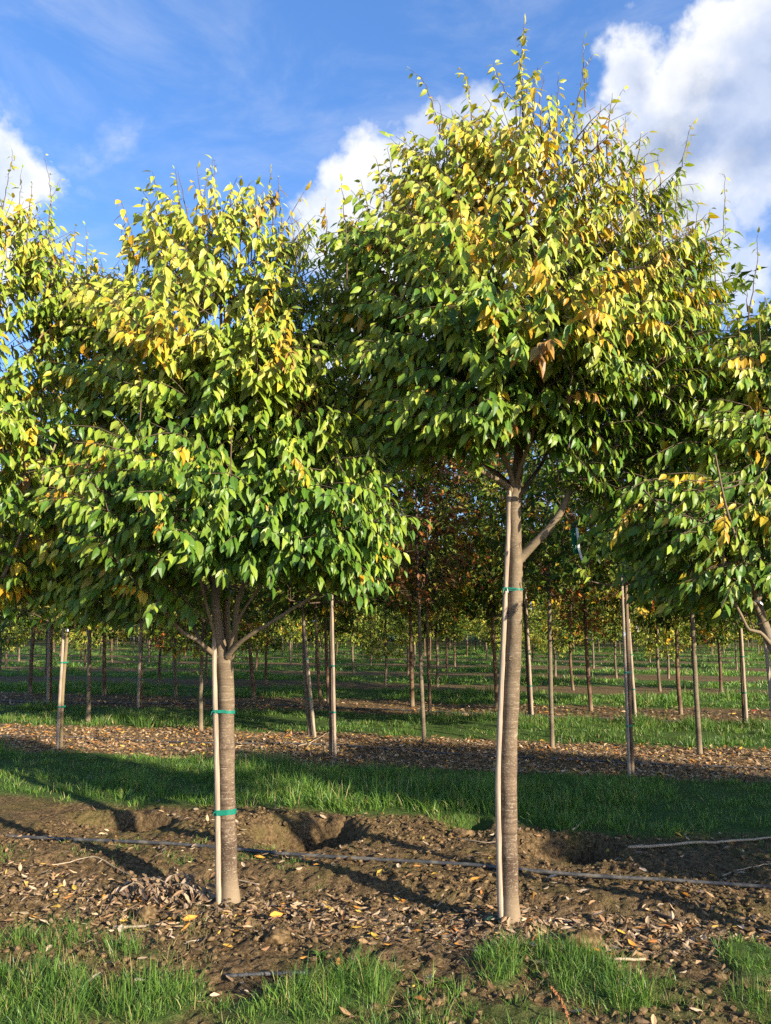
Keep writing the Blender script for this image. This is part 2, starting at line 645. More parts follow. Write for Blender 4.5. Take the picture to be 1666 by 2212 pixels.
m, n = new_mat('weathered_stake_wood')
tcn = n.n('ShaderNodeTexCoord')
mp_ = n.n('ShaderNodeMapping')
mp_.inputs['Scale'].default_value = (90, 90, 5)
n.l(tcn.outputs['Object'], mp_.inputs[0])
g1 = n.noise(mp_.outputs[0], 1.0, 4.0, 0.6)
g2 = n.noise(tcn.outputs['Object'], 4.0, 3.0)
c = n.mix(n.ramp(g1.outputs[0], 0.35, 0.7), (0.20, 0.14, 0.09), (0.42, 0.33, 0.235))
c = n.mix(n.m('MULTIPLY', g2.outputs[0], 0.5), c, (0.34, 0.29, 0.24))
out_surface(n, principled(n, c, 0.75, 0.25, g1.outputs[0], 0.4, 0.003))
M['stake'] = m

m, n = new_mat('green_tie_tape')
tcn = n.n('ShaderNodeTexCoord')
nz = n.noise(tcn.outputs['Object'], 60.0, 3.0)
out_surface(n, principled(n, n.mix(nz.outputs[0], (0.005, 0.10, 0.065), (0.015, 0.22, 0.15)), 0.3, 0.5, nz.outputs[0], 0.4, 0.002))
M['tape'] = m
m, n = new_mat('dark_tie_tape')
out_surface(n, principled(n, (0.008, 0.035, 0.025), 0.45, 0.4))
M['tape_dark'] = m
for nm, c_ in dict(tag_white=(0.75, 0.77, 0.80), tag_green=(0.004, 0.11, 0.055), tag_yellow=(0.75, 0.5, 0.02), tag_blue=(0.45, 0.6, 0.85), red=(0.55, 0.06, 0.03)).items():
    m, n = new_mat(nm)
    tcn = n.n('ShaderNodeTexCoord')
    nz = n.noise(tcn.outputs['Object'], 40.0, 2.0)
    out_surface(n, principled(n, n.mix(n.m('MULTIPLY', nz.outputs[0], 0.35), c_, tuple(q * 0.6 for q in c_)), 0.4, 0.4))
    M[nm] = m

m, n = new_mat('black_poly_hose')
tcn = n.n('ShaderNodeTexCoord')
nz = n.noise(tcn.outputs['Object'], 9.0, 5.0, 0.65)
nz2 = n.noise(tcn.outputs['Object'], 70.0, 2.0)
c = n.mix(n.ramp(nz.outputs[0], 0.42, 0.68), (0.045, 0.046, 0.048), (0.15, 0.135, 0.11))
out_surface(n, principled(n, c, n.m('MULTIPLY_ADD', nz2.outputs[0], 0.3, 0.25), 0.5, nz2.outputs[0], 0.2, 0.002))
M['hose'] = m

m, n = new_mat('dry_stick')
tcn = n.n('ShaderNodeTexCoord')
nz = n.noise(tcn.outputs['Object'], 25.0, 3.0)
out_surface(n, principled(n, n.mix(nz.outputs[0], (0.22, 0.15, 0.09), (0.5, 0.40, 0.28)), 0.8, 0.15))
M['stick'] = m
m, n = new_mat('rusty_seedhead')
tcn = n.n('ShaderNodeTexCoord')
nz = n.noise(tcn.outputs['Object'], 60.0, 3.0)
out_surface(n, principled(n, n.mix(nz.outputs[0], (0.20, 0.07, 0.03), (0.42, 0.2, 0.09)), 0.85, 0.1))
M['seed'] = m

m, n = new_mat('soil_and_turf')
geo = n.n('ShaderNodeNewGeometry')
pos = geo.outputs['Position']
at = n.n('ShaderNodeAttribute', attribute_name='Col')
sp = n.n('ShaderNodeSeparateColor')
n.l(at.outputs['Color'], sp.inputs[0])
n1 = n.noise(pos, 1.7, 5.0, 0.6)
n2 = n.noise(pos, 34.0, 6.0, 0.7)
n3 = n.noise(pos, 110.0, 4.0, 0.6)
c = n.mix(n.ramp(n2.outputs[0], 0.33, 0.68), (0.056, 0.036, 0.017), (0.215, 0.140, 0.068))
c = n.mix(n.m('MULTIPLY', n.ramp(n1.outputs[0], 0.47, 0.62), 0.55), c, (0.105, 0.088, 0.028))      # algae-green crust
c = n.mix(n.m('MULTIPLY', n.ramp(n3.outputs[0], 0.55, 0.75), 0.4), c, (0.19, 0.13, 0.07))
g = n.mix(n.ramp(n2.outputs[0], 0.35, 0.7), (0.038, 0.066, 0.016), (0.10, 0.155, 0.034))
c = n.mix(sp.outputs[0], g, c)
tan = n.mix(n.ramp(n3.outputs[0], 0.4, 0.6), (0.15, 0.10, 0.055), (0.38, 0.27, 0.165))
c = n.mix(n.m('MULTIPLY', sp.outputs[1], n.ramp(n2.outputs[0], 0.40, 0.6)), c, tan)
h = n.m('ADD', n.m('MULTIPLY', n2.outputs[0], 1.0), n.m('MULTIPLY', n3.outputs[0], 0.45))
out_surface(n, principled(n, c, 0.95, 0.08, h, 0.9, 0.025))
M['ground'] = m

m, n = new_mat('soil_clod')
geo = n.n('ShaderNodeNewGeometry')
n2 = n.noise(geo.outputs['Position'], 30.0, 5.0, 0.6)
c = n.mix(n.ramp(n2.outputs[0], 0.33, 0.68), (0.056, 0.036, 0.017), (0.215, 0.142, 0.070))
out_surface(n, principled(n, c, 0.95, 0.08, n2.outputs[0], 0.8, 0.01))
M['clod'] = m

# ------------------------------------------------------------------ ground: one sheet, fine near the camera, running to the horizon
us = np.concatenate([-np.geomspace(2600, 12.5, 34), np.arange(-12, -4.6, 0.10), np.arange(-4.6, 4.6, 0.021), np.arange(4.6, 12, 0.10), np.geomspace(12.5, 2600, 34)])
vs = np.concatenate([np.array([-2600, -900, -300, -100, -40, -15, -6, -2, 0, 1.0, 1.6]), np.arange(2.0, 8.2, 0.021), np.arange(8.2, 12.2, 0.05),
                     np.arange(12.2, 24, 0.12), np.arange(24, 82, 0.30), np.geomspace(82, 3200, 26)])
UU, VV = np.meshgrid(us, vs)
X, Y = xy_of(UU, VV)
Z = gz(X, Y)
sm = soil_mask(X, Y)
_, vv_ = uv_of(X, Y)
sm = np.where(vv_ > 78, 0.0, sm)


def litter_density(x, y):
    u, v = uv_of(x, y)
    s = soil_mask(x, y)
    band = np.exp(-((v - 4.62 - 0.10 * fbm(u, v, 0.8, 2, 3)) / 0.30) ** 2) * (0.45 + 1.3 * np.clip(fbm(u, v, 1.3, 3, 61) + 0.25, 0, 1)) * sstep(-3, -1.2, -u + 0.5 * 0)
    band = np.exp(-((v - 4.50 - 0.22 * fbm(u, v, 0.8, 2, 3)) / 0.27) ** 2) * (0.35 + 1.5 * np.clip(fbm(u, v, 1.3, 3, 61) + 0.2, 0, 1))
    d = 0.035 + 0.07 * np.clip(fbm(u, v, 1.9, 3, 62) + 0.3, 0, 1) + 1.0 * band
    d = np.where(v > 8.5, 0.75 + 0.6 * fbm(u, v, 1.0, 3, 63), d)
    d = np.where(v > 13, 0.22, d)
    return np.clip(d, 0, 1.5) * s


lit = np.clip(litter_density(X, Y), 0, 1)
nu, nv = len(us), len(vs)
idx = np.arange(nu * nv).reshape(nv, nu)
Q = np.stack([idx[:-1, :-1], idx[:-1, 1:], idx[1:, 1:], idx[1:, :-1]], -1).reshape(-1, 4)
gcol = np.stack([sm.ravel(), lit.ravel(), 0 * lit.ravel()], -1)
gm = mesh_np('ground', np.stack([X.ravel(), Y.ravel(), Z.ravel()], -1), [Q], M['ground'], col=gcol, smooth=True)
tag(link('ground', gm), None, None, kind='structure')

# ------------------------------------------------------------------ near trees
GREEN = np.array([[0.068, 0.150, 0.016], [0.100, 0.200, 0.020], [0.150, 0.255, 0.024], [0.235, 0.345, 0.028]])
OLIVE = np.array([[0.36, 0.355, 0.045], [0.44, 0.39, 0.055], [0.49, 0.425, 0.100], [0.31, 0.345, 0.036]])
GOLD = np.array([[0.52, 0.335, 0.018], [0.58, 0.40, 0.03], [0.55, 0.26, 0.015]])
RUST = np.array([[0.42, 0.155, 0.03], [0.28, 0.075, 0.03], [0.40, 0.22, 0.08]])


def near_tree(label, base, trunk, limbs, blobs, nspray, whips, seed, axis_px, Y0, zlo, zhi, bark='bark', yellow=1.0, lsize=1.0, green=0.0, group='rows of nursery trees'):
    """trunk: [(px,py,rpx,dY)], limbs: [([(px,py,dY)..], r0, r1)], blobs: (px,py,rx,ry,dY)"""
    rng = np.random.default_rng(seed)
    root = thing('zelkova_tree', label, 'tree', base, group)
    pm = Y0 / FPX
    tb = Tubes()
    tp = np.array([[*P(a, b, Y0 + d), r * pm] for (a, b, r, d) in trunk])
    tp[0, 2] = base[2] - 0.06
    tp = smooth_path(tp, 0.035)
    # foot flare and small swellings
    flare = 1 + 0.13 * np.exp(-np.maximum(tp[:, 2] - base[2], 0) / 0.05)
    tb.add(tp[:, :3], tp[:, 3] * flare * (1 + 0.02 * np.sin(tp[:, 2] * 23 + seed)), 22, True, 0.05)
    link('trunk', tb.mesh('trunk', M[bark], origin=base), root)
    nodes = [np.c_[tp[int(len(tp) * 0.72):, :3], tp[int(len(tp) * 0.72):, 3]]]
    for (pts, r0, r1) in limbs:
        lp = np.array([[*P(a, b, Y0 + d)] for (a, b, d) in pts])
        lp = smooth_path(lp, 0.04)
        t = np.linspace(0, 1, len(lp))
        rr = r0 + (r1 - r0) * t ** 0.8
        rr = rr * (1 + 0.30 * np.exp(-t * 14))
        lb = Tubes()
        lb.add(lp, rr, 10, True, 0.07)
        link('limb', lb.mesh('limb', M['limb'], origin=base), root)
        k = len(lp) // 5
        nodes.append(np.c_[lp[k:], rr[k:]])
    nodes = np.vstack(nodes)
    # shoots
    W_ = np.array([(b[2] * b[3]) ** 0.95 for b in blobs], float)
    W_ /= W_.sum()
    ax = np.array([P(a, b, Y0 + d) for (a, b, d) in axis_px])

    def axis_at(z):
        return np.array([np.interp(z, ax[:, 2], ax[:, 0]), np.interp(z, ax[:, 2], ax[:, 1])])

    sh = []
    for i in range(nspray):
        b = blobs[rng.choice(len(blobs), p=W_)]
        c = P(b[0], b[1], Y0 + b[4])
        k = (Y0 + b[4]) / FPX
        rx, rz = b[2] * k, b[3] * k
        ry = (b[5] if len(b) > 5 else float(np.clip(0.95 * min(rx, rz) + 0.12, 0.3, 0.95)))
        d = unit(rng.normal(size=3))
        r = 0.32 + 0.68 * rng.random() ** 0.55
        mid = c + d * r * np.array([rx, ry, rz])
        # sprays gather in clumps and leave gaps between the branch layers
        gap = float(fbm(np.array([mid[0] + 0.6 * mid[1] + seed * 0.37]), np.array([mid[2] * 1.5 - 0.6 * mid[1]]), 2.1, 2, 57)[0])
        if gap < -0.18 and rng.random() < 0.55:
            continue
        a2 = axis_at(mid[2] - 0.25)
        outw = np.array([mid[0] - a2[0], mid[1] - a2[1], 0.0])
        od = np.linalg.norm(outw)
        outw = outw / max(od, 0.15)
        hf = np.clip((mid[2] - zlo) / (zhi - zlo), 0, 1)
        lift = 0.25 + 0.95 * hf ** 1.2 + 0.25 * rng.normal()
        dv = unit(outw + UP * lift + 0.35 * rng.normal(size=3))
        Ls = rng.uniform(0.20, 0.42)
        sh.append((mid - dv * Ls * 0.5, dv, Ls, outw, hf, rng.random()))
    # connect: nearest first, joining the growing skeleton from below
    tw = Tubes()
    bases = np.array([s[0] for s in sh])
    d0 = np.min(np.linalg.norm(bases[:, None] - nodes[None, :, :3], axis=2), axis=1)
    NX = nodes.copy()
    for i in np.argsort(d0):
        bpt = bases[i]
        dd = np.linalg.norm(NX[:, :3] - bpt, axis=1)
        cost = dd + 1.6 * np.maximum(0, NX[:, 2] - bpt[2] + 0.25 * dd)
        j = int(np.argmin(cost))
        dist = dd[j]
        if dist > 0.02:
            a = NX[j, :3]
            midp = a * 0.5 + bpt * 0.5 + np.array([0, 0, -0.06 * dist]) + rng.normal(size=3) * 0.05 * dist
            pth = smooth_path(np.array([a, midp, bpt]), 0.07)
            r0 = min(NX[j, 3] * 0.75, 0.0035 + 0.006 * dist)
            rr = np.linspace(r0, 0.003, len(pth))
            tw.add(pth, rr, 5, False)
            NX = np.vstack([NX, np.c_[pth[1:], rr[1:]]])
    pos, dirs, nrm, ln, wd, col = [], [], [], [], [], []

    def put_leaves(path, outw, hf, tone, n, size, rnd, droop=1.0, taper=0.35):
        pal = rng.random()
        q0 = path[0]
        reg = float(fbm(np.array([q0[0] * 1.0 + q0[1] + seed]), np.array([q0[2] - q0[1]]), 1.7, 2, 91)[0])
        tone0 = np.clip(0.15 - green + 0.74 * hf + 0.16 * (rnd - 0.5) + 0.45 * reg, 0.05, 0.98)  # green lowers the tone: shade put into the leaf colour
        pg = (0.012 + 0.07 * hf + 0.45 * max(0.0, reg - 0.12)) * yellow * (0.3 if taper > 0.4 else 1.0)
        pr = (0.004 + 0.016 * hf) * yellow * (0.0 if taper > 0.4 else 1.0)
        mode = 'gold' if pal < pg else ('rust' if pal < pg + pr else 'n')
        S = np.linspace(0.12, 1.0, n)
        m_ = len(path) - 1
        for q, s in enumerate(S):
            f = s * m_
            i0 = min(int(f), m_ - 1)
            p = path[i0] * (1 - (f - i0)) + path[i0 + 1] * (f - i0)
            d = unit(path[i0 + 1] - path[i0])
            sd = np.cross(d, UP)
            if np.linalg.norm(sd) < 0.2:
                sd = np.cross(d, np.array([1.0, 0.2, 0]))
            sd = unit(sd) * (1 if q % 2 else -1)
            ld = 0.26 * d + 0.46 * sd - UP * droop * rng.uniform(0.6, 1.15) + 0.22 * outw + 0.15 * rng.normal(size=3)
            if s > 0.97:
                ld = ld + 0.7 * d
            ld = unit(ld)
            nn = 0.28 * UP + 0.42 * outw + 0.26 * sd + 0.62 * np.array([0.74, -0.67, 0.15]) + 0.28 * rng.normal(size=3)
            nn = nn - ld * np.dot(nn, ld)
            L = size * (0.52 + 0.68 * rng.random() ** 0.75) * (1 - taper * s)
            pos.append(p + ld * 0.008)
            dirs.append(ld)
            nrm.append(nn)
            ln.append(L)
            wd.append(L * rng.uniform(0.34, 0.48))
            tq = np.clip(tone0 + 0.24 * rng.normal(), 0, 1)
            c = GREEN[0] * (1 - tq) ** 2 + GREEN[3] * 2 * tq * (1 - tq) + OLIVE[rng.integers(4)] * tq ** 2
            if mode == 'gold':
                c = c * 0.3 + GOLD[rng.integers(3)] * 0.7
            elif mode == 'rust':
                c = c * 0.35 + RUST[rng.integers(3)] * 0.65
            elif rng.random() < 0.008 * yellow:
                c = GOLD[rng.integers(3)]
            col.append(c * rng.uniform(0.82, 1.18))

    for (bpt, dv, Ls, outw, hf, rnd) in sh:
        bendv = np.array([0, 0, -0.30 * Ls * (1 - 0.8 * hf)])
        path = np.array([bpt, bpt + dv * Ls * 0.5 + bendv * 0.12, bpt + dv * Ls + bendv])
        path = smooth_path(path, 0.08)
        tw.add(path, np.linspace(0.003, 0.0013, len(path)), 4, False)
        put_leaves(path, outw, hf, 0, int(rng.integers(9, 14)), 0.109 * lsize, rnd)
    for w in whips:
        pts, dens_ = w[0], w[1]
        dy = w[2] if len(w) > 2 else rng.uniform(-0.25, 0.25)
        path = np.array([P(a, b, Y0 + dy) for (a, b) in pts])
        path[1:-1] += rng.normal(size=(len(path) - 2, 3)) * 0.02
        path = smooth_path(path, 0.04)
        path[1:] += rng.normal(size=(len(path) - 1, 3)) * 0.0035
        L = np.sum(np.linalg.norm(np.diff(path, axis=0), axis=1))
        low = path[0] + np.array([0, 0, -0.25])
        tw.add(np.vstack([low[None], path]), np.linspace(0.0042, 0.0012, len(path) + 1), 4, False)
        if dens_ > 0:
            nl = max(3, int(L * 38 * dens_))
            a2 = axis_at(path[0][2])
            ow = np.array([path[0][0] - a2[0], path[0][1] - a2[1] - 0.3, 0])
            put_leaves(path, unit(ow), 1.0, 0, nl, 0.078 if dens_ < 2 else 0.085, 0.9, 0.55, 0.45)
        # side spurs on bare whips
        for _ in range(int(L * 14)):
            i0 = rng.integers(0, len(path))
            sp_ = unit(rng.normal(size=3) * np.array([1, 1, 0.4]) + UP * 0.5) * rng.uniform(0.012, 0.035)
            tw.add(np.array([path[i0], path[i0] + sp_]), np.array([0.0011, 0.0007]), 3, False)
    link('branch_work', tw.mesh('branch_work', M['twig'], origin=base), root)
    lm = leaves_mesh('crown', np.array(pos) - base, np.array(dirs), np.array(nrm), np.array(ln), np.array(wd), np.array(col),
                     M['leaf'], 'fine', np.random.default_rng(seed + 5).uniform(-0.05, 0.40, len(pos)))
    link('crown', lm, root)
    return root


def gbase(px, py):
    g = gp(px, py)
    g[2] = gzs(g[0], g[1])
    return g


# right-hand tree of the first row
B2 = gbase(1105, 2003)
Y2 = B2[1]
T2 = near_tree(
    'tall zelkova with smooth brown trunk, high fork and tallest yellow-green crown', B2,
    [(1104, 2003, 18.5, 0), (1101, 1900, 17.5, 0), (1099, 1738, 17.5, 0), (1100, 1600, 17.3, 0), (1106, 1469, 17.2, 0), (1112, 1340, 16.2, 0), (1114, 1232, 15.4, 0),
     (1112, 1150, 15.2, 0), (1112, 1075, 14.0, 0), (1120, 1000, 11.5, 0.02), (1121, 940, 8.5, 0.04), (1124, 780, 6, 0.05), (1130, 560, 4.5, 0.03), (1134, 380, 3.2, 0), (1130, 235, 1.8, 0)],
    [([(1112, 1068, 0), (1084, 1041, -0.05), (1049, 1023, -0.12), (1004, 993, -0.2), (950, 930, -0.25), (900, 840, -0.3)], 0.017, 0.005),
     ([(1110, 1060, 0), (1094, 1041, 0.06), (1059, 1011, 0.12), (1016, 975, 0.2), (960, 890, 0.3), (880, 720, 0.35)], 0.017, 0.005),
     ([(1112, 1058, 0), (1099, 1008, -0.06), (1082, 975, -0.12), (1062, 920, -0.22), (1030, 800, -0.35), (1010, 640, -0.4)], 0.017, 0.005),
     ([(1114, 1066, 0), (1127, 1062, 0.03), (1150, 1031, 0.10), (1175, 993, 0.2), (1215, 900, 0.3), (1250, 720, 0.4)], 0.015, 0.004),
     ([(1116, 1050, 0), (1124, 1010, -0.10), (1150, 940, -0.25), (1180, 800, -0.40), (1210, 620, -0.42)], 0.014, 0.004),
     ([(1112, 1216, 0), (1126, 1203, 0.0), (1150, 1179, -0.02), (1185, 1143, -0.04), (1210, 1108, -0.06), (1235, 1056, -0.08), (1260, 1031, -0.10), (1290, 1008, -0.14),
       (1327, 970, -0.18), (1390, 880, -0.25), (1440, 760, -0.28)], 0.027, 0.006),
     ([(1236, 1056, -0.08), (1290, 1042, 0.02), (1340, 1018, 0.08), (1398, 977, 0.1), (1443, 932, 0.1), (1475, 900, 0.1), (1530, 800, 0.12)], 0.016, 0.004)],
    [(1130, 420, 185, 190, 0), (1000, 430, 130, 130, 0), (930, 530, 160, 160, 0), (850, 560, 115, 130, 0), (1255, 440, 165, 180, 0),
     (1130, 640, 270, 220, 0, 0.95), (1350, 590, 180, 190, 0), (1450, 650, 115, 140, 0), (900, 710, 170, 180, 0), (1100, 320, 120, 80, 0),
     (800, 640, 90, 120, 0.2), (1000, 810, 180, 140, -0.2), (1150, 820, 240, 140, 0, 0.9), (1350, 800, 200, 190, -0.1), (1470, 800, 90, 130, 0),
     (930, 870, 110, 85, -0.2), (1260, 915, 140, 75, -0.2), (1380, 915, 100, 85, 0), (1070, 890, 110, 55, -0.4), (920, 390, 80, 80, 0), (1180, 730, 220, 160, -0.5), (1040, 600, 170, 160, -0.45), (1330, 700, 160, 160, -0.4),
     (1520, 700, 55, 110, 0), (770, 560, 60, 80, 0), (800, 740, 90, 120, 0.35), (790, 880, 90, 90, 0.4), (880, 830, 100, 90, 0.2), (890, 940, 65, 45, -0.1), (960, 945, 60, 40, -0.05), (1240, 975, 70, 50, -0.1), (1330, 1020, 70, 42, 0), (1425, 990, 75, 55, 0.1), (1150, 900, 100, 40, -0.3), (1480, 900, 70, 80, 0.1), (870, 960, 60, 40, 0.0), (1010, 925, 60, 35, -0.35), (1280, 1010, 80, 50, -0.05), (1380, 1050, 60, 40, 0.05), (1420, 500, 85, 90, 0), (1500, 610, 75, 90, 0), (1370, 440, 70, 80, 0.05), (1000, 335, 85, 65, 0), (1245, 335, 90, 65, 0)],
    2100,
    [([(1130, 260), (1122, 160), (1131, 55)], 3.0, 0), ([(1140, 240), (1146, 190), (1172, 140)], 2.0, 0), ([(1115, 230), (1090, 170), (1066, 135)], 1.6, -0.1),
     ([(1236, 280), (1252, 170), (1262, 85)], 1.0), ([(1262, 150), (1280, 120)], 0.9), ([(950, 270), (922, 190), (883, 150)], 1.1), ([(1020, 270), (1012, 190), (996, 148)], 1.5),
     ([(1168, 240), (1172, 165)], 0.0), ([(1203, 260), (1208, 165)], 0.8), ([(1290, 300), (1330, 230), (1347, 190)], 0.5), ([(1310, 300), (1325, 200)], 0.0), ([(1370, 380), (1386, 290)], 1.3),
     ([(1420, 480), (1450, 380), (1492, 270)], 1.2), ([(1430, 470), (1422, 330)], 0.7), ([(1545, 600), (1572, 480), (1566, 375)], 0.9, 0.1),
     ([(1520, 580), (1535, 450)], 0.6), ([(1490, 520), (1483, 445)], 1.2), ([(1500, 520), (1508, 450)], 1.0), ([(830, 420), (815, 342)], 1.3), ([(885, 400), (874, 295)], 1.4), ([(750, 540), (738, 395)], 1.0),
     ([(705, 560), (703, 440)], 1.2), ([(800, 470), (780, 392)], 1.5), ([(960, 320), (935, 240)], 0.4), ([(1035, 290), (1062, 222)], 1.6), ([(905, 370), (893, 285)], 1.2), ([(965, 300), (948, 215)], 0.3),
     ([(985, 300), (975, 240)], 0.8), ([(1340, 330), (1352, 250)], 0.8), ([(1460, 460), (1462, 380)], 0.0), ([(1290, 270), (1300, 225)], 0.0), ([(850, 400), (838, 318)], 0.9)],
    201, [(1112, 1070, 0), (1125, 700, 0), (1130, 300, 0)], Y2, 2.2, 5.0, yellow=1.15)

for (kx, ky, kr) in [(1113, 1317, 5.5), (1105, 1422, 4.5), (1119, 1423, 4.0), (1108, 1533, 5.0), (1109, 1375, 3.5)]:
    kp = P(kx, ky, Y2 - 15.2 * Y2 / FPX * math.sqrt(max(0.05, 1 - ((kx - np.interp(ky, [1232, 1469, 1600], [1114, 1106, 1100])) / 17.0) ** 2)))
    th = np.linspace(0, 2 * np.pi, 14, endpoint=False)
    k_ = kr * Y2 / FPX
    ring = np.stack([np.cos(th) * k_ * 1.2, 0 * th, np.sin(th) * k_ * 0.8], -1)
    tb = Tubes()
    tb.add(np.vstack([ring, ring[:2]]) + kp, np.full(16, k_ * 0.38), 6, False)
    link('knot', tb.mesh('knot', M['bark'], origin=B2), T2)

# left-hand tree of the first row
B1 = gbase(498, 1951)
Y1 = B1[1]
T1 = near_tree(
    'shorter zelkova with low many-stemmed fork and white-flecked brown trunk', B1,
    [(498, 1951, 19, 0), (496, 1900, 17.2, 0), (491, 1738, 16.8, 0), (490, 1600, 16.3, 0), (489, 1500, 16.2, 0), (487, 1446, 17.0, 0), (482, 1420, 16.0, 0), (478, 1395, 11.5, -0.02), (470, 1350, 9.8, -0.04), (466, 1290, 9, -0.04),
     (470, 1230, 8, -0.02), (476, 1100, 6.5, 0), (480, 900, 5, 0), (478, 700, 3.5, 0), (470, 520, 2, 0)],
    [([(480, 1428, 0), (452, 1405, -0.05), (428, 1384, -0.08), (395, 1365, -0.08), (360, 1325, -0.12), (325, 1255, -0.2), (290, 1150, -0.25)], 0.016, 0.005),
     ([(482, 1424, 0), (440, 1398, 0.05), (425, 1368, 0.12), (400, 1310, 0.25), (360, 1200, 0.35), (320, 1050, 0.4)], 0.014, 0.005),
     ([(490, 1432, 0), (492, 1390, 0.05), (490, 1330, 0.08), (492, 1270, 0.1), (520, 1150, 0.15), (560, 950, 0.2), (580, 720, 0.2)], 0.024, 0.005),
     ([(496, 1425, 0), (508, 1370, -0.05), (512, 1310, -0.08), (535, 1240, -0.14), (580, 1130, -0.3), (610, 1000, -0.4)], 0.020, 0.005),
     ([(486, 1424, -0.02), (510, 1396, -0.1), (540, 1372, -0.16), (585, 1345, -0.22), (640, 1310, -0.28), (690, 1275, -0.32), (760, 1190, -0.36)], 0.017, 0.004),
     ([(494, 1418, 0), (500, 1385, -0.1), (520, 1330, -0.2), (560, 1270, -0.35), (620, 1180, -0.6)], 0.012, 0.004),
     ([(474, 1404, 0), (455, 1340, -0.1), (440, 1280, -0.2), (420, 1190, -0.4), (400, 1050, -0.5)], 0.012, 0.004),
     ([(478, 1395, 0), (470, 1300, 0.1), (430, 1180, 0.2), (390, 1000, 0.25), (360, 780, 0.2), (350, 620, 0.15)], 0.016, 0.005)],
    [(470, 545, 150, 110, 0), (370, 580, 110, 130, 0), (375, 495, 60, 60, 0), (610, 505, 65, 70, 0), (500, 455, 90, 40, 0), (570, 570, 120, 130, 0), (450, 720, 220, 160, 0, 0.85), (640, 670, 110, 140, 0), (310, 720, 110, 130, 0), (700, 760, 70, 120, 0.1), (520, 800, 190, 110, -0.3), (600, 900, 150, 80, 0.1), (330, 900, 130, 90, 0.1), (420, 930, 150, 60, 0.2),
     (480, 850, 190, 100, 0), (670, 850, 110, 100, 0), (360, 850, 120, 110, -0.2), (600, 1000, 200, 75, -0.5), (480, 1110, 170, 110, -0.6), (700, 1120, 145, 115, -0.6), (805, 1090, 65, 100, -0.5),
     (620, 1165, 180, 70, -0.6), (330, 990, 140, 110, -0.3), (230, 1060, 110, 90, -0.3), (300, 1150, 140, 90, -0.2), (290, 1225, 120, 65, 0.1), (750, 1195, 90, 60, -0.4),
     (220, 1270, 100, 55, 0.2), (470, 960, 130, 70, 0.1), (390, 1000, 100, 70, -0.55), (560, 1080, 200, 110, 0.2), (440, 480, 100, 55, 0), (560, 490, 90, 55, 0), (400, 1265, 90, 40, 0.2), (210, 1290, 90, 40, 0.2), (330, 1290, 70, 40, -0.15), (255, 680, 70, 90, 0.1), (225, 810, 80, 90, 0.1), (470, 940, 150, 75, -0.4), (650, 920, 120, 75, -0.4), (560, 790, 140, 95, -0.45), (380, 760, 110, 100, -0.4), (740, 980, 80, 70, -0.3), (660, 700, 120, 150, 0.3), (730, 640, 60, 90, 0.3)],
    2350,
    [([(452, 500), (448, 430), (458, 345)], 0.8), ([(590, 480), (588, 420), (583, 365)], 1.6), ([(498, 490), (497, 405)], 1.4), ([(395, 480), (378, 368)], 1.3), ([(440, 470), (425, 365)], 0.2),
     ([(365, 500), (345, 420), (322, 410)], 1.4), ([(610, 500), (600, 385)], 1.0), ([(285, 590), (276, 490)], 0.7), ([(405, 460), (385, 370)], 0.0), ([(545, 480), (542, 420)], 1.0), ([(640, 540), (628, 470)], 1.2),
     ([(360, 460), (335, 385)], 0.0), ([(460, 460), (463, 350)], 0.0), ([(520, 480), (528, 410)], 0.3), ([(300, 640), (262, 560)], 0.8), ([(305, 860), (297, 765)], 1.6, -0.5), ([(500, 950), (505, 860)], 1.6, -0.6)],
    101, [(482, 1420, 0), (478, 900, 0), (470, 500, 0)], Y1, 1.7, 4.3, yellow=0.7)

# tree at the left edge of the frame: its trunk stands outside the picture
B0 = gbase(-85, 1916)
Y0_ = B0[1]
T0 = near_tree(
    'zelkova at the left edge whose yellowing crown alone enters the picture', B0,
    [(-85, 1916, 18, 0), (-88, 1600, 16, 0), (-86, 1420, 16, 0), (-90, 1300, 12, 0), (-80, 1000, 8, 0), (-60, 700, 5, 0), (-40, 480, 2, 0)],
    [([(-86, 1430, 0), (-40, 1340, -0.1), (10, 1240, -0.2), (60, 1120, -0.3), (120, 960, -0.3)], 0.02, 0.005),
     ([(-86, 1425, 0), (-130, 1330, -0.1), (-190, 1220, -0.2), (-240, 1050, -0.2)], 0.02, 0.005),
     ([(-88, 1380, 0), (-50, 1250, 0.1), (10, 1080, 0.3), (80, 850, 0.3), (100, 680, 0.2)], 0.018, 0.005),
     ([(-88, 1350, 0), (-110, 1200, 0.1), (-130, 900, 0.2), (-120, 650, 0.1)], 0.018, 0.005)],
    [(20, 540, 100, 95, 0), (95, 640, 100, 120, 0), (30, 760, 150, 150, 0), (170, 790, 80, 110, 0), (80, 930, 140, 120, -0.2), (160, 1050, 110, 90, -0.2), (60, 1120, 130, 100, -0.2), (140, 1220, 120, 60, 0.1),
     (40, 1230, 130, 60, 0), (-130, 600, 140, 140, 0), (-180, 800, 160, 160, 0), (-170, 1030, 170, 130, 0), (-120, 1200, 150, 70, 0), (-40, 950, 150, 150, 0.2), (215, 690, 55, 80, 0), (200, 930, 70, 80, -0.2), (205, 640, 55, 75, 0.1)],
    1600,
    [([(0, 480), (8, 380), (28, 322)], 0.7), ([(92, 540), (96, 440), (97, 335)], 0.5), ([(110, 560), (122, 450), (131, 388)], 1.0), ([(40, 500), (46, 365)], 0.4), ([(160, 570), (162, 490)], 0.7), ([(190, 620), (185, 490)], 0.8),
     ([(228, 660), (218, 560)], 0.5), ([(60, 500), (70, 400)], 1.0), ([(15, 480), (-10, 400)], 1.2), ([(205, 640), (198, 545)], 1.0)],
    301, [(-86, 1420, 0), (-70, 900, 0), (-40, 480, 0)], Y0_, 1.7, 4.3, yellow=1.6)

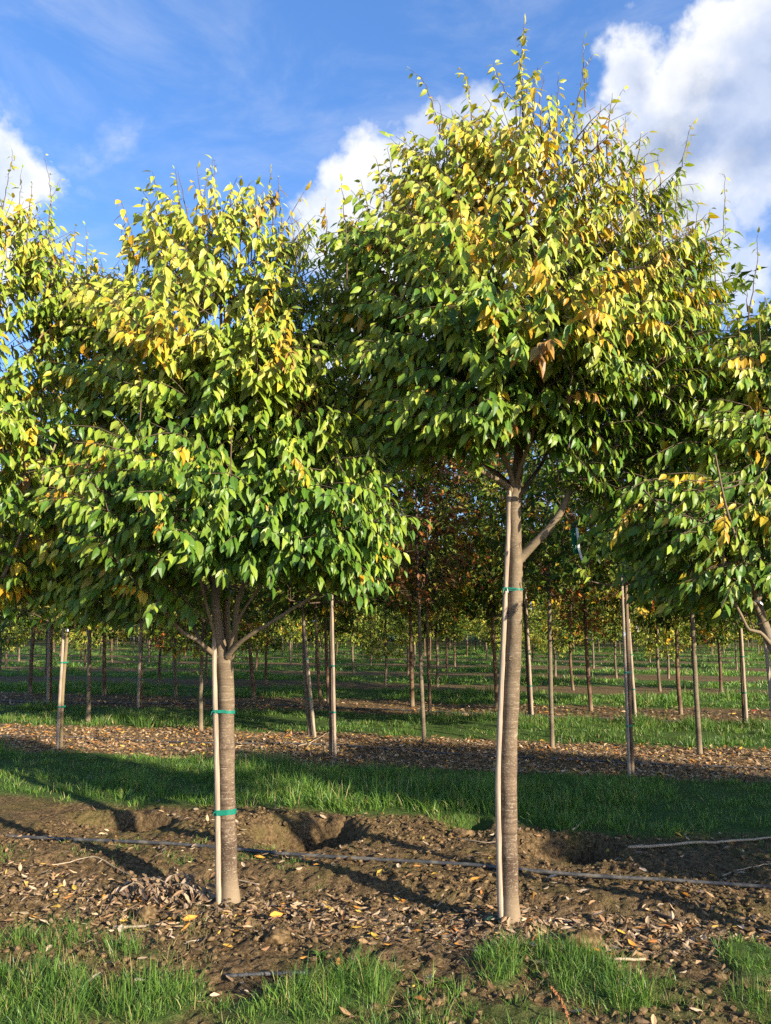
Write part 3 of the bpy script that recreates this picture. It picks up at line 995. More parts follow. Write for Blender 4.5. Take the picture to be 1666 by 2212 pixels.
# tree at the right edge: fork and leaning stem at the frame edge
B3 = gbase(1795, 2052)
Y3 = B3[1]
T3 = near_tree(
    'zelkova at the right edge with leaning twisted stem and shady lower crown', B3,
    [(1795, 2052, 20, 0), (1785, 1800, 19, 0), (1770, 1620, 19, 0), (1745, 1530, 18, 0), (1712, 1462, 14, 0), (1670, 1395, 12, 0.02), (1648, 1340, 10, 0.05), (1634, 1270, 8.5, 0.1), (1622, 1180, 7.5, 0.15), (1630, 1000, 6, 0.2), (1650, 850, 4, 0.2), (1655, 700, 2.5, 0.2)],
    [([(1664, 1390, 0), (1642, 1366, -0.04), (1618, 1360, -0.06), (1602, 1330, -0.08), (1580, 1285, -0.1), (1565, 1220, -0.1), (1560, 1140, -0.1)], 0.010, 0.004),
     ([(1745, 1530, 0), (1740, 1420, 0.05), (1735, 1250, 0.15), (1750, 1000, 0.2), (1745, 780, 0.2)], 0.024, 0.005),
     ([(1750, 1535, 0), (1800, 1420, 0), (1840, 1250, 0), (1880, 1050, 0)], 0.022, 0.005),
     ([(1646, 1335, 0.04), (1600, 1250, 0.05), (1540, 1150, 0.1), (1480, 1080, 0.1), (1420, 1040, 0.05)], 0.012, 0.004),
     ([(1640, 1310, 0.06), (1610, 1220, -0.1), (1570, 1100, -0.3), (1545, 980, -0.35)], 0.012, 0.004)],
    [(1640, 750, 75, 95, 0.1), (1575, 790, 70, 85, 0.1), (1600, 850, 95, 100, 0.1), (1590, 1230, 70, 40, -0.05), (1520, 1130, 90, 60, -0.1), (1530, 940, 105, 85, 0), (1655, 960, 110, 110, 0), (1440, 1045, 95, 45, 0.1), (1560, 1060, 120, 60, -0.1), (1640, 1130, 90, 55, -0.1), (1430, 1140, 100, 36, 0.25),
     (1510, 1180, 120, 38, 0.2), (1635, 1235, 55, 40, 0.1), (1480, 1240, 110, 32, 0.35), (1760, 800, 120, 150, 0), (1850, 960, 140, 170, 0), (1790, 1150, 170, 120, 0), (1755, 660, 80, 90, 0.1), (1900, 1150, 130, 110, 0.1), (1330, 1085, 70, 40, 0.2), (1560, 1275, 80, 28, 0.3)],
    880,
    [([(1615, 690), (1630, 590), (1637, 505)], 0.5), ([(1640, 700), (1652, 640)], 1.4), ([(1598, 740), (1590, 660)], 1.3), ([(1620, 700), (1612, 620)], 0.3)],
    401, [(1700, 1462, 0), (1690, 1000, 0), (1690, 650, 0)], Y3, 2.1, 5.2, bark='bark_grey', yellow=0.4, lsize=0.9, green=0.14)  # green darkens these leaf colours, standing in for an absent neighbour's shade


def copy_tree(o, loc, rz, label, group=None, scale=1.0):
    c = o.copy()
    COL.objects.link(c)
    c.location = tuple(float(q) for q in loc)
    c.rotation_euler = (0, 0, rz)
    c.scale = (scale, scale, scale)
    c['label'] = label
    if group:
        c['group'] = group
    for ch in o.children:
        d = ch.copy()
        COL.objects.link(d)
        d.parent = c
    return c


# further trees of the first row stand to the right of the frame; their crowns shade the alleys behind
for (sx, src, rz, sc_, lab) in [(5.9, T1, 1.0, 0.85, 'low-forked zelkova of the first row beyond the right edge'),
                                (7.0, T1, 3.4, 0.85, 'low-forked zelkova farther along the first row, out of frame'),
                                (8.1, T1, 5.2, 0.9, 'second low-forked zelkova farther along the first row, out of frame'),
                                (9.3, T2, 0.7, 0.95, 'high-forked zelkova farthest along the first row, out of frame')]:
    y = 4.62 - 0.2416 * sx + 0.03
    copy_tree(src, (sx, y, gzs(sx, y)), rz, lab, 'rows of nursery trees', sc_)

# ------------------------------------------------------------------ stakes and ties of the near trees
def tie_mesh(c1, r1, c2, r2, z, hgt, tilt, mat, turns=1, thick=0.0015):
    """band drawn round two round posts: hull of two circles"""
    pts = []
    for (c, r) in ((c1, r1), (c2, r2)):
        th = np.linspace(0, 2 * np.pi, 40, endpoint=False)
        pts += [(c[0] + r * math.cos(t), c[1] + r * math.sin(t)) for t in th]
    pts = sorted(set((round(a, 6), round(b, 6)) for a, b in pts))

    def half(pp):
        h_ = []
        for p in pp:
            while len(h_) >= 2 and (h_[-1][0] - h_[-2][0]) * (p[1] - h_[-2][1]) - (h_[-1][1] - h_[-2][1]) * (p[0] - h_[-2][0]) <= 0:
                h_.pop()
            h_.append(p)
        return h_
    hull = half(pts)[:-1] + half(pts[::-1])[:-1]
    hp = np.array(hull)
    n_ = len(hp)
    ctr = hp.mean(0)
    V = []
    rr = np.random.default_rng(int(z * 1000))
    for (a, b) in hp:
        o_ = unit(np.array([a - ctr[0], b - ctr[1]]))
        zz = z + tilt * (a - ctr[0]) + rr.normal() * 0.0012
        for (k, zo) in ((0.002, -hgt / 2), (0.002, hgt / 2), (0.002 + thick, hgt / 2), (0.002 + thick, -hgt / 2)):
            V.append((a + o_[0] * k, b + o_[1] * k, zz + zo))
    F = []
    for i in range(n_):
        j = (i + 1) % n_
        for k in range(4):
            l = (k + 1) % 4
            F.append((i * 4 + k, j * 4 + k, j * 4 + l, i * 4 + l))
    return np.array(V), np.array(F)


def stake(label, pts, r, ties, mat='stake', group='stakes beside the nursery trees', nodes=True, tape='tape'):
    """pts: world path bottom-up; ties: list of (trunk centre xy, trunk radius, z, height, tilt)"""
    pts = np.asarray(pts, float)
    base = pts[0].copy()
    root = thing('wooden_stake', label, 'stake', base, group)
    pth = smooth_path(pts, 0.03)
    t = np.linspace(0, 1, len(pth))
    rr = r * (1.0 - 0.12 * t)
    if nodes:
        for q in np.arange(0.07, 1.0, 0.13):
            rr = rr * (1 + 0.10 * np.exp(-((t - q) / 0.006) ** 2))
    tb = Tubes()
    tb.add(pth, rr, 10, True, 0.06)
    link('pole', tb.mesh('pole', M[mat], origin=base), root)
    for (c, rt, z, hgt, tilt) in ties:
        k = int(np.argmin(np.abs(pth[:, 2] - z)))
        V, F = tie_mesh(c, rt, pth[k, :2], rr[k], z, hgt, tilt, None)
        fs = [F]
        if nodes:
            rr_ = np.random.default_rng(int(abs(z) * 997))
            kb = Tubes()
            k0 = pth[k] + np.array([-0.4 * rr[k], -rr[k] - 0.003, z - pth[k, 2]])
            kb.add(np.array([k0 + [-0.006, 0, 0.002], k0, k0 + [0.006, -0.001, -0.002]]), np.array([0.003, 0.0055, 0.003]), 7)
            for sg_ in (-1, 1):
                kb.add(np.array([k0, k0 + [sg_ * 0.008, -0.008, 0.004], k0 + [sg_ * 0.014, -0.010, -0.016]]), np.array([0.003, 0.0028, 0.002]), 5)
            fs = [np.vstack([F, np.vstack(kb.Q) + len(V)]), np.vstack(kb.T) + len(V)]
            V = np.vstack([V] + kb.V)
        link('tie', mesh_np('tie', V - base, fs, M[tape]), root)
    return root


def trunk_xy(trunk_px, Yb, py):
    a = np.array(trunk_px, float)
    x = np.interp(-py, -a[:, 1], a[:, 0])
    return P(x, py, Yb)


def stk(px, py, Yd):
    return P(px, py, Yd)


ys1 = Y1 - 0.035
p1 = [stk(473, 1947, ys1), stk(470, 1750, ys1), stk(467, 1600, ys1), stk(463, 1446, ys1), stk(464, 1380, ys1), stk(466, 1290, ys1)]
p1[0][2] = gzs(p1[0][0], p1[0][1]) - 0.05
stake('pale wooden stake tied twice with green tape to the low-forked left tree', p1, 6.0 * Y1 / FPX,
      [((P(490, 1535, Y1)[0], Y1), 16.4 * Y1 / FPX * 1.01, P(490, 1536, Y1)[2], 0.018, -0.06), ((P(492, 1750, Y1)[0], Y1), 16.9 * Y1 / FPX * 1.01, P(492, 1751, Y1)[2], 0.030, 0.02)])
ys2 = Y2 - 0.02
p2 = [stk(1083, 2000, ys2), stk(1079, 1880, ys2), stk(1076, 1700, ys2), stk(1080, 1560, ys2), stk(1086, 1420, ys2), stk(1093, 1260, ys2), stk(1098, 1150, ys2), stk(1100, 1050, ys2)]
p2[0][2] = gzs(p2[0][0], p2[0][1]) - 0.05
stake('long pale bamboo-like stake leaning on the smooth trunk of the tall tree', p2, 6.0 * Y2 / FPX,
      [((P(1113, 1271, Y2)[0], Y2), 15.8 * Y2 / FPX * 1.01, P(1113, 1272, Y2)[2], 0.008, -0.05), ((P(1113, 1271, Y2)[0], Y2), 15.8 * Y2 / FPX * 1.01, P(1113, 1275, Y2)[2], 0.005, 0.04)])
p3 = [gbase(1672, 2030), stk(1684, 1700, Y3 + 0.2), stk(1665, 1500, Y3 + 0.2), stk(1645, 1305, Y3 + 0.2)]
p3[0] = stk(1712, 1990, Y3 + 0.2)
p3[0][2] = gzs(p3[0][0], p3[0][1]) - 0.05
stake('thin pale stake beside the leaning stem at the right edge', p3, 0.011, [])

# ------------------------------------------------------------------ background trees
def crown_kind(seed, Rr, Hh, nsh, pal, leaf, low=0.0, nleaf=9, shape='oval'):
    """foliage and branch meshes with the origin where the crown begins"""
    rng = np.random.default_rng(seed)
    tw = Tubes()
    lead = smooth_path(np.array([[0, 0, -0.05], [0.02, 0.01, Hh * 0.35], [-0.02, 0.02, Hh * 0.7], [0, 0, Hh * 0.96]]), 0.15)
    rl = np.linspace(0.024, 0.004, len(lead))
    tw.add(lead, rl, 6, False)
    pos, dr, nr, ln, wd, col = [], [], [], [], [], []
    NX = np.c_[lead, rl]
    lumps = [(rng.uniform(0, 2 * np.pi), rng.uniform(0.1, 0.9), rng.uniform(-0.35, 0.3)) for _ in range(12)]
    for i in range(nsh):
        t = rng.random() ** 0.9
        prof = math.sin(math.pi * (0.10 + 0.84 * t)) ** 0.75 if shape == 'oval' else (0.35 + 0.9 * t) * (1 - t ** 4) ** 0.5 + 0.12
        th = rng.uniform(0, 2 * np.pi)
        lf = 1.0
        for (a, b, q) in lumps:
            dth = math.atan2(math.sin(th - a), math.cos(th - a))
            lf += q * math.exp(-(dth / 0.7) ** 2 - ((t - b) / 0.2) ** 2)
        rad = Rr * prof * lf * (0.25 + 0.75 * rng.random() ** 0.55)
        out = np.array([math.cos(th), math.sin(th), 0.0])
        mid = out * rad + UP * (low + t * (Hh - low) + rng.normal() * 0.06)
        dv = unit(out + UP * (0.1 + 1.0 * t) + 0.35 * rng.normal(size=3))
        L = rng.uniform(0.2, 0.42)
        bpt = mid - dv * L * 0.5
        dd = np.linalg.norm(NX[:, :3] - bpt, axis=1)
        j = int(np.argmin(dd + 1.5 * np.maximum(0, NX[:, 2] - bpt[2] + 0.4 * dd)))
        a = NX[j, :3]
        mp2 = 0.5 * (a + bpt) - UP * 0.05 * dd[j]
        pth = np.array([a, mp2, bpt, mid + dv * L * 0.5 - UP * 0.08 * (1 - t)])
        tw.add(pth, np.linspace(min(0.012, NX[j, 3] * 0.8), 0.002, 4), 3, False)
        NX = np.vstack([NX, np.c_[pth[1:3], [0.006, 0.004]]])
        w = rng.random()
        cum = np.cumsum([p[0] for p in pal])
        cset = pal[int(np.searchsorted(cum / cum[-1], w))][1]
        for q in range(nleaf):
            s = rng.uniform(0.1, 1.0)
            p = bpt + dv * L * s + rng.normal(size=3) * 0.03
            ld = unit(0.4 * dv + 0.7 * unit(rng.normal(size=3)) - UP * rng.uniform(0.2, 0.9) + 0.2 * out)
            nn = 0.6 * UP + 0.5 * out + 0.5 * rng.normal(size=3)
            nn = nn - ld * np.dot(nn, ld)
            lsz = leaf * rng.uniform(0.7, 1.25)
            pos.append(p)
            dr.append(ld)
            nr.append(nn)
            ln.append(lsz)
            wd.append(lsz * rng.uniform(0.42, 0.58))
            col.append(cset[rng.integers(len(cset))] * rng.uniform(0.75, 1.25))
    f = leaves_mesh('crown', np.array(pos), np.array(dr), np.array(nr), np.array(ln), np.array(wd), np.array(col), M['leaf_far'], 'plain')
    b = tw.mesh('branch_work', M['twig'])
    return f, b, Hh


G1 = GREEN * 0.55
YG = np.array([[0.20, 0.28, 0.035], [0.28, 0.34, 0.045], [0.36, 0.37, 0.06], [0.14, 0.21, 0.03]])
BRN = np.array([[0.26, 0.115, 0.05], [0.36, 0.15, 0.055], [0.19, 0.10, 0.045], [0.42, 0.16, 0.04]])
KINDS = {
    'green': [crown_kind(900 + i, 1.15, 2.9, 560, [(0.72, G1), (0.20, OLIVE * 0.8), (0.05, GOLD), (0.03, RUST)], 0.105, 0.0, 9, 'vase') for i in range(4)],
    'dark': [crown_kind(950 + i, 1.2, 2.9, 600, [(0.9, G1 * 0.85), (0.08, YG), (0.02, GOLD)], 0.105, 0.0, 9, 'vase') for i in range(2)],
    'russet': [crown_kind(910 + i, 0.72, 2.5, 330, [(0.62, BRN), (0.16, RUST * 0.75), (0.22, OLIVE * 0.6)], 0.085, -0.15, 8, 'oval') for i in range(3)],
    'mixed': [crown_kind(920 + i, 1.05, 2.7, 480, [(0.46, G1), (0.36, YG), (0.09, GOLD * 0.9), (0.05, RUST), (0.04, BRN)], 0.09, -0.1, 9, 'oval') for i in range(3)],
    'yellow': [crown_kind(930 + i, 1.05, 2.5, 430, [(0.62, YG), (0.18, G1), (0.17, OLIVE), (0.03, GOLD)], 0.11, -0.45, 8, 'oval') for i in range(4)],
    'big': [crown_kind(940 + i, 2.5, 5.8, 1000, [(0.55, G1), (0.35, YG * 0.8), (0.10, BRN)], 0.22, -0.5, 9, 'oval') for i in range(3)],
}
KLOOK = {'green': 'green zelkova with arching crown', 'dark': 'dark green leafy zelkova', 'russet': 'russet brown narrow tree', 'mixed': 'green and orange turning tree',
         'yellow': 'bright yellow-green young tree', 'big': 'big dark tree'}


def ordinal(k):
    w = ['first', 'second', 'third', 'fourth', 'fifth', 'sixth', 'seventh', 'eighth', 'ninth', 'tenth', 'eleventh', 'twelfth', 'thirteenth', 'fourteenth', 'fifteenth',
         'sixteenth', 'seventeenth', 'eighteenth', 'nineteenth', 'twentieth']
    return w[k] if k < len(w) else str(k + 1) + 'th'


def row_tree(label, base, top, r, kind, var, rz, bark, scale=1.0, bow=0.0, group='rows of nursery trees'):
    f, b, Hh = KINDS[kind][var % len(KINDS[kind])]
    root = thing('nursery_tree', label, 'tree', base, group)
    tb = Tubes()
    base = np.asarray(base, float)
    top = np.asarray(top, float)
    mid = 0.55 * base + 0.45 * top + np.array([bow, 0, 0])
    pth = smooth_path(np.array([base - UP * 0.05, mid, top + UP * 0.05]), 0.12)
    t = np.linspace(0, 1, len(pth))
    tb.add(pth, r * (1.0 - 0.28 * t + 0.25 * np.exp(-t * 22)), 9, True, 0.08)
    link('trunk', tb.mesh('trunk', M[bark], origin=base), root)
    for (nm, d) in (('branch_work', b), ('crown', f)):
        o = link(nm, d, root, top - base)
        o.rotation_euler = (0, 0, rz)
        o.scale = (scale, scale, scale)
    return root


# trunks read off the photograph: base point, point where the crown closes over it, half width, kind, bark, stake offset
# (all stand on the ground where their feet are seen)
ROWS = [
    (131, 1619, 148, 1345, 4.4, 'green', 'bark_moss', (-8, 2, -9, -3), 'second'),
    (715, 1630, 716, 1290, 4.2, 'dark', 'bark_red', (9, 14, 1, 0), 'second'),
    (1366, 1674, 1352, 1250, 4.6, 'dark', 'bark_red', (-6, 8, -9, -4), 'second'),
    (190, 1563, 193, 1330, 5.0, 'green', 'bark_grey', None, 'third'),
    (434, 1582, 437, 1390, 4.9, 'mixed', 'bark_grey', None, 'third'),
    (671, 1592, 655, 1310, 5.2, 'green', 'bark_grey', (10, 0, -2, 6), 'third'),
    (917, 1604, 904, 1268, 4.8, 'russet', 'bark_grey', None, 'third'),
    (1193, 1613, 1186, 1265, 5.0, 'mixed', 'bark_grey', None, 'third'),
    (1512, 1629, 1494, 1302, 5.8, 'green', 'bark_grey', None, 'third'),
    (-30, 1553, -20, 1330, 5.0, 'green', 'bark_grey', None, 'third'),
    (1790, 1648, 1770, 1300, 5.6, 'green', 'bark_grey', None, 'third'),
    (108, 1521, 112, 1325, 3.6, 'mixed', 'bark_red', (-4, 2, -4, 2), 'fourth'),
    (304, 1526, 306, 1315, 3.8, 'green', 'bark_red', (-5, 2, 0, 0), 'fourth'),
    (694, 1538, 680, 1280, 4.0, 'green', 'bark_red', None, 'fourth'),
    (929, 1546, 921, 1300, 3.8, 'mixed', 'bark_red', None, 'fourth'),
    (1144, 1545, 1132, 1285, 3.4, 'mixed', 'bark_red', (6, 4, 3, -10), 'fourth'),
    (1368, 1560, 1352, 1305, 3.6, 'mixed', 'bark_red', (6, 3, 3, 0), 'fourth'),
    (1608, 1568, 1598, 1345, 3.8, 'green', 'bark_red', (6, 4, 2, 8), 'fourth'),
    (65, 1497, 75, 1305, 4.4, 'green', 'bark_red', None, 'fifth'),
    (226, 1501, 225, 1360, 4.4, 'mixed', 'bark_red', None, 'fifth'),
    (380, 1505, 377, 1350, 3.8, 'green', 'bark_grey', None, 'fifth'),
    (549, 1510, 533, 1320, 4.6, 'mixed', 'bark_red', None, 'fifth'),
    (710, 1518, 702, 1325, 4.2, 'green', 'bark_red', None, 'fifth'),
    (891, 1525, 887, 1315, 4.8, 'dark', 'bark_red', None, 'fifth'),
    (1073, 1528, 1062, 1325, 4.4, 'dark', 'bark_red', None, 'fifth'),
    (1277, 1533, 1264, 1335, 4.6, 'russet', 'bark_red', None, 'fifth'),
    (1471, 1540, 1462, 1350, 4.6, 'dark', 'bark_red', None, 'fifth'),
    (1690, 1548, 1680, 1350, 4.6, 'dark', 'bark_red', None, 'fifth'),
]
cnt = {}
rk = np.random.default_rng(77)
for (bx, by, tx, ty, rp, kind, bark, sk, row) in ROWS:
    g = gbase(bx, by)
    tp = P(tx, ty, g[1])
    k = cnt.get(row, 0)
    cnt[row] = k + 1
    onpic = 0 < bx < PW
    lab = '%s in the %s row of trunks, %s from the left' % (KLOOK[kind], row, ordinal(k))
    if not onpic:
        lab = '%s of the %s row just beyond the %s edge' % (KLOOK[kind], row, 'left' if bx < 0 else 'right')
    row_tree(lab, g, tp, rp * g[1] / FPX, kind, int(rk.integers(9)), rk.uniform(0, 6.28), bark, rk.uniform(1.08, 1.3), bow=rk.normal() * 0.012)
    if sk:
        Ys = g[1] - 0.07
        b_ = P(bx + sk[0], by + sk[1], Ys)
        b_[2] = gzs(b_[0], b_[1]) - 0.05
        t_ = P(tx + sk[2], ty + sk[3] - 6, Ys)
        tc_ = lambda z: (np.interp(z, [g[2], tp[2]], [g[0], tp[0]]), g[1])
        rt = rp * g[1] / FPX
        ties = [(tc_(z), rt * 0.95, z, 0.02, 0.0) for z in (g[2] + 0.52, g[2] + 1.08)]
        stake('stake tied to the %s, %s row, %s from the left' % (KLOOK[kind], row, ordinal(k)), [b_, 0.5 * (b_ + t_), t_], 3.4 * g[1] / FPX, ties, nodes=False)
    elif row == 'third':
        # bands of tie tape left round the stem
        for c_ in ():
            pass

# rows farther back
fr = np.random.default_rng(5)
vrows = []
for k in range(9):
    vrows += [20.3 + 5 * k] + ([21.9 + 5 * k] if k > 4 else [])
TR = {}
for bark in ('bark_grey', 'bark_red'):
    for hh in (1.15, 1.4):
        tb = Tubes()
        pth = np.array([[0, 0, -0.05], [0.01, 0, 0.1], [0.03, 0.01, hh * 0.5], [0.0, 0.0, hh + 0.05]])
        tb.add(smooth_path(pth, 0.2), np.linspace(0.042, 0.028, len(smooth_path(pth, 0.2))), 7, True, 0.08)
        TR[(bark, hh)] = tb.mesh('trunk', M[bark])
FARW = ['sixth', 'seventh', 'eighth', 'ninth', 'tenth', 'eleventh', 'twelfth', 'thirteenth', 'fourteenth', 'fifteenth', 'sixteenth', 'seventeenth', 'eighteenth', 'nineteenth', 'twentieth', 'twentyfirst', 'twentysecond', 'twentythird']
far_n = 0
for ri, v in enumerate(vrows):
    half = 0.52 * v + 1.5
    c_u = -0.2348 * v / 0.972 * 1.0
    sp_ = 1.6 if v < 34 else 2.3
    nn_ = int(2 * half / sp_)
    kk = 0
    for q in range(nn_):
        u = c_u - half + sp_ * (q + 0.5) + fr.normal() * 0.18
        x, y = xy_of(u, v + fr.normal() * 0.08)
        if fr.random() < 0.14:
            continue
        pxx = PW / 2 + x / y * FPX
        if 1405 < pxx < 1465 and v > 26:
            continue
        w = fr.random()
        kind = 'yellow' if w < (0.60 if v < 24 else 0.80) else ('green' if w < 0.86 else ('russet' if w < 0.93 else 'mixed'))
        f, b, Hh = KINDS[kind][fr.integers(len(KINDS[kind]))]
        bark = ('bark_grey', 'bark_red')[int(fr.integers(2))]
        hh = (1.15, 1.4)[int(fr.integers(2))]
        z = gzs(x, y)
        if pxx < 0 or pxx > PW:
            if pxx < -60 or pxx > PW + 60:
                continue
            lab = '%s of the %s row back, cut by the %s edge' % (KLOOK[kind], FARW[ri], 'left' if pxx < 0 else 'right')
        else:
            lab = '%s in the %s row back, %s from the left' % (KLOOK[kind], FARW[ri], ordinal(kk))
            kk += 1
        root = thing('nursery_tree', lab, 'tree', (x, y, z), 'rows of nursery trees')
        sc_ = fr.uniform(0.8, 1.08)
        link('trunk', TR[(bark, hh)], root).rotation_euler = (fr.normal() * 0.015, fr.normal() * 0.02, fr.uniform(0, 6))
        o = link('crown', f, root, (0, 0, hh))
        rz = fr.uniform(0, 6.28)
        o.rotation_euler = (0, 0, rz)
        o.scale = (sc_, sc_, sc_)
        if v < 40:
            o = link('branch_work', b, root, (0, 0, hh))
            o.rotation_euler = (0, 0, rz)
            o.scale = (sc_, sc_, sc_)
        far_n += 1
# tall trees closing the field
tbb = Tubes()
tbb.add(np.array([[0, 0, -0.1], [0, 0, 1.2], [0.05, 0, 3.0]]), np.array([0.16, 0.13, 0.10]), 8, True, 0.05)
BIGT = tbb.mesh('trunk', M['bark_grey'])
kk = 0
for q in range(46):
    v = 68 + fr.uniform(-2, 10)
    u = -17 - 45 + q * 2.1 + fr.normal() * 0.6
    x, y = xy_of(u, v)
    f, b, Hh = KINDS['big'][fr.integers(3)]
    pxx = PW / 2 + x / y * FPX
    if 945 < pxx < 1015 or pxx < 0 or pxx > PW:
        continue
    root = thing('field_tree', 'big dark tree closing the far end of the field, %s from the left' % ordinal(kk), 'tree', (x, y, gzs(x, y)), 'tall trees behind the field')
    kk += 1
    link('trunk', BIGT, root)
    s_ = fr.uniform(1.25, 1.65)
    for (nm, d) in (('crown', f), ('branch_work', b)):
        o = link(nm, d, root, (0, 0, 1.3))
        o.rotation_euler = (0, 0, fr.uniform(0, 6))
        o.scale = (s_ * 1.15, s_ * 1.15, s_)

# ------------------------------------------------------------------ grass
def grass(name, label, us_, vs_, dens_, hmin, hmax, wid, seed, clump=0.13, tone=1.0, mask='grass', thr=0.35, straw=0.0):
    rng = np.random.default_rng(seed)
    area = (us_[1] - us_[0]) * (vs_[1] - vs_[0])
    per = 26
    nc = int(area * dens_ / per)
    cu = rng.uniform(*us_, nc)
    cv = rng.uniform(*vs_, nc)
    # keep to what the frame can see, with some margin
    cx, cy = xy_of(cu, cv)
    ok = (np.abs(cx) < 0.54 * cy + 0.9)
    m_ = 1 - soil_mask(cx, cy)
    lush = np.clip(0.75 + 1.3 * fbm(cu, cv, 0.8, 3, seed), 0.25, 1.4)
    if mask == 'grass':
        ok &= (m_ > thr) & (rng.random(nc) < lush * m_ ** 1.5)
    else:
        ok &= (m_ < 0.5) & (rng.random(nc) < np.clip(fbm(cu, cv, 0.9, 3, seed) * 3.0 - 0.1, 0, 1))
    cu, cv, lush = cu[ok], cv[ok], lush[ok]
    nc = len(cu)
    ch = rng.uniform(0.4, 1.0, nc) ** 1.3 * 1.3 * np.clip(lush, 0.5, 1.3)
    ct = rng.random(nc)
    n_ = nc * per
    ci = np.repeat(np.arange(nc), per)
    ang = rng.uniform(0, 2 * np.pi, n_)
    rad = clump * np.sqrt(rng.random(n_)) * rng.uniform(0.4, 1.2, n_)
    ru, rv = rad * np.cos(ang), rad * np.sin(ang)
    x, y = xy_of(cu[ci] + ru, cv[ci] + rv)
    z = gz(x, y) - 0.008
    hgt = rng.uniform(hmin, hmax, n_) * ch[ci] * (1 - 0.35 * rad / clump)
    lean_d = ang + rng.normal(size=n_) * 0.7
    lean = np.clip(0.15 + 0.75 * rad / clump + rng.normal(size=n_) * 0.25, 0, 1.4)
    lx, ly = xy_of(np.cos(lean_d), np.sin(lean_d))
    fa = rng.uniform(0, 2 * np.pi, n_)
    wx, wy = np.cos(fa), np.sin(fa)
    w = wid * rng.uniform(0.6, 1.3, n_)
    V = np.zeros((n_, 7, 3))
    for k, (t, wf) in enumerate(((0.0, 1.0), (0.38, 0.92), (0.74, 0.6))):
        o = lean * hgt * t ** 1.7
        zz = z + hgt * t * (1 - 0.22 * lean * t)
        for s_, q in ((-1, 0), (1, 1)):
            V[:, k * 2 + q, 0] = x + lx * o + s_ * wx * w * wf * 0.5
            V[:, k * 2 + q, 1] = y + ly * o + s_ * wy * w * wf * 0.5
            V[:, k * 2 + q, 2] = zz
    o = lean * hgt * 1.12
    V[:, 6, 0] = x + lx * o
    V[:, 6, 1] = y + ly * o
    V[:, 6, 2] = z + hgt * (1 - 0.34 * lean)
    off = (np.arange(n_) * 7)[:, None, None]
    Fq = (np.array([[0, 1, 3, 2], [2, 3, 5, 4]])[None] + off).reshape(-1, 4)
    Ft = (np.array([[4, 5, 6]])[None] + off).reshape(-1, 3)
    c0 = np.array([0.040, 0.105, 0.018])
    c1 = np.array([0.150, 0.250, 0.040])
    c2 = np.array([0.30, 0.25, 0.10])
    f = np.clip(ct[ci] * 0.7 + rng.random(n_) * 0.5 - 0.1, 0, 1)[:, None]
    col = (c0 * (1 - f) + c1 * f) * tone
    dry = rng.random(n_) < (0.07 + 0.12 * (ct[ci] > 0.8) + straw)
    col[dry] = c2 * rng.uniform(0.5, 1.35, (dry.sum(), 1))
    col = np.repeat(col[:, None, :], 7, 1)
    me = mesh_np(name, V.reshape(-1, 3), [Fq, Ft], M['grass'], col=col.reshape(-1, 3))
    return tag(link(name, me), label, 'grass', kind='stuff')


grass('grass', 'long green tufts of grass along the bottom edge of the picture', (-2.9, 2.6), (2.3, 4.75), 9500, 0.025, 0.14, 0.0032, 1, 0.075, 1.1, thr=0.10)
grass('grass', 'thick green grass alley behind the two front trees', (-7.0, 4.5), (6.35, 9.3), 3200, 0.06, 0.235, 0.0060, 2, 0.12, 1.2)
grass('grass', 'second grass alley, behind the leaf-strewn soil strip', (-11.5, 7), (11.3, 14.4), 1300, 0.08, 0.19, 0.009, 3, 0.16)
grass('grass', 'third grass alley farther back among the trunks', (-16, 8), (16.4, 19.5), 700, 0.08, 0.20, 0.014, 4, 0.2, 1.25)
grass('grass', 'distant grass alleys under the far rows of trees', (-36, 14), (21.2, 56), 210, 0.09, 0.20, 0.028, 6, 0.3, 1.35)
grass('grass', 'short fresh grass sprouting from the bare soil by the hose', (-4.2, 3.2), (4.9, 6.9), 2600, 0.012, 0.05, 0.0030, 7, 0.10, 1.5, 'soil')

grass('dry_grass', 'thin dry straw and stray blades on the soil below the front trees', (-2.8, 2.6), (2.6, 4.4), 1500, 0.02, 0.075, 0.0030, 9, 0.12, 0.9, 'soil', straw=0.72)

# ------------------------------------------------------------------ soil crumbs
rng = np.random.default_rng(42)
nC = 42000
cu = rng.uniform(-4.3, 3.6, nC)
cv = rng.uniform(3.0, 7.0, nC)
cx, cy = xy_of(cu, cv)
keep = (soil_mask(cx, cy) > 0.5) & (rng.random(nC) < np.clip(0.35 + 1.6 * fbm(cu, cv, 1.4, 3, 71), 0.10, 1)) & (np.abs(cx) < 0.5 * cy + 0.5)
cx, cy = cx[keep], cy[keep]
cz = gz(cx, cy)
ico_v = []
gr = (1 + 5 ** 0.5) / 2
ico_v = unit(np.array([(-1, gr, 0), (1, gr, 0), (-1, -gr, 0), (1, -gr, 0), (0, -1, gr), (0, 1, gr), (0, -1, -gr), (0, 1, -gr), (gr, 0, -1), (gr, 0, 1), (-gr, 0, -1), (-gr, 0, 1)], float))
ico_f = np.array([(0, 11, 5), (0, 5, 1), (0, 1, 7), (0, 7, 10), (0, 10, 11), (1, 5, 9), (5, 11, 4), (11, 10, 2), (10, 7, 6), (7, 1, 8), (3, 9, 4), (3, 4, 2), (3, 2, 6), (3, 6, 8), (3, 8, 9), (4, 9, 5), (2, 4, 11), (6, 2, 10), (8, 6, 7), (9, 8, 1)])
nC = len(cx)
sz = 0.0045 + 0.017 * rng.random(nC) ** 5
V = ico_v[None] * (sz[:, None, None] * rng.uniform(0.65, 1.35, (nC, 12, 1))) * np.array([1.1, 1.1, 0.8])
V = V + np.stack([cx, cy, cz + sz * 0.25], -1)[:, None, :]
F = (ico_f[None] + (np.arange(nC) * 12)[:, None, None]).reshape(-1, 3)
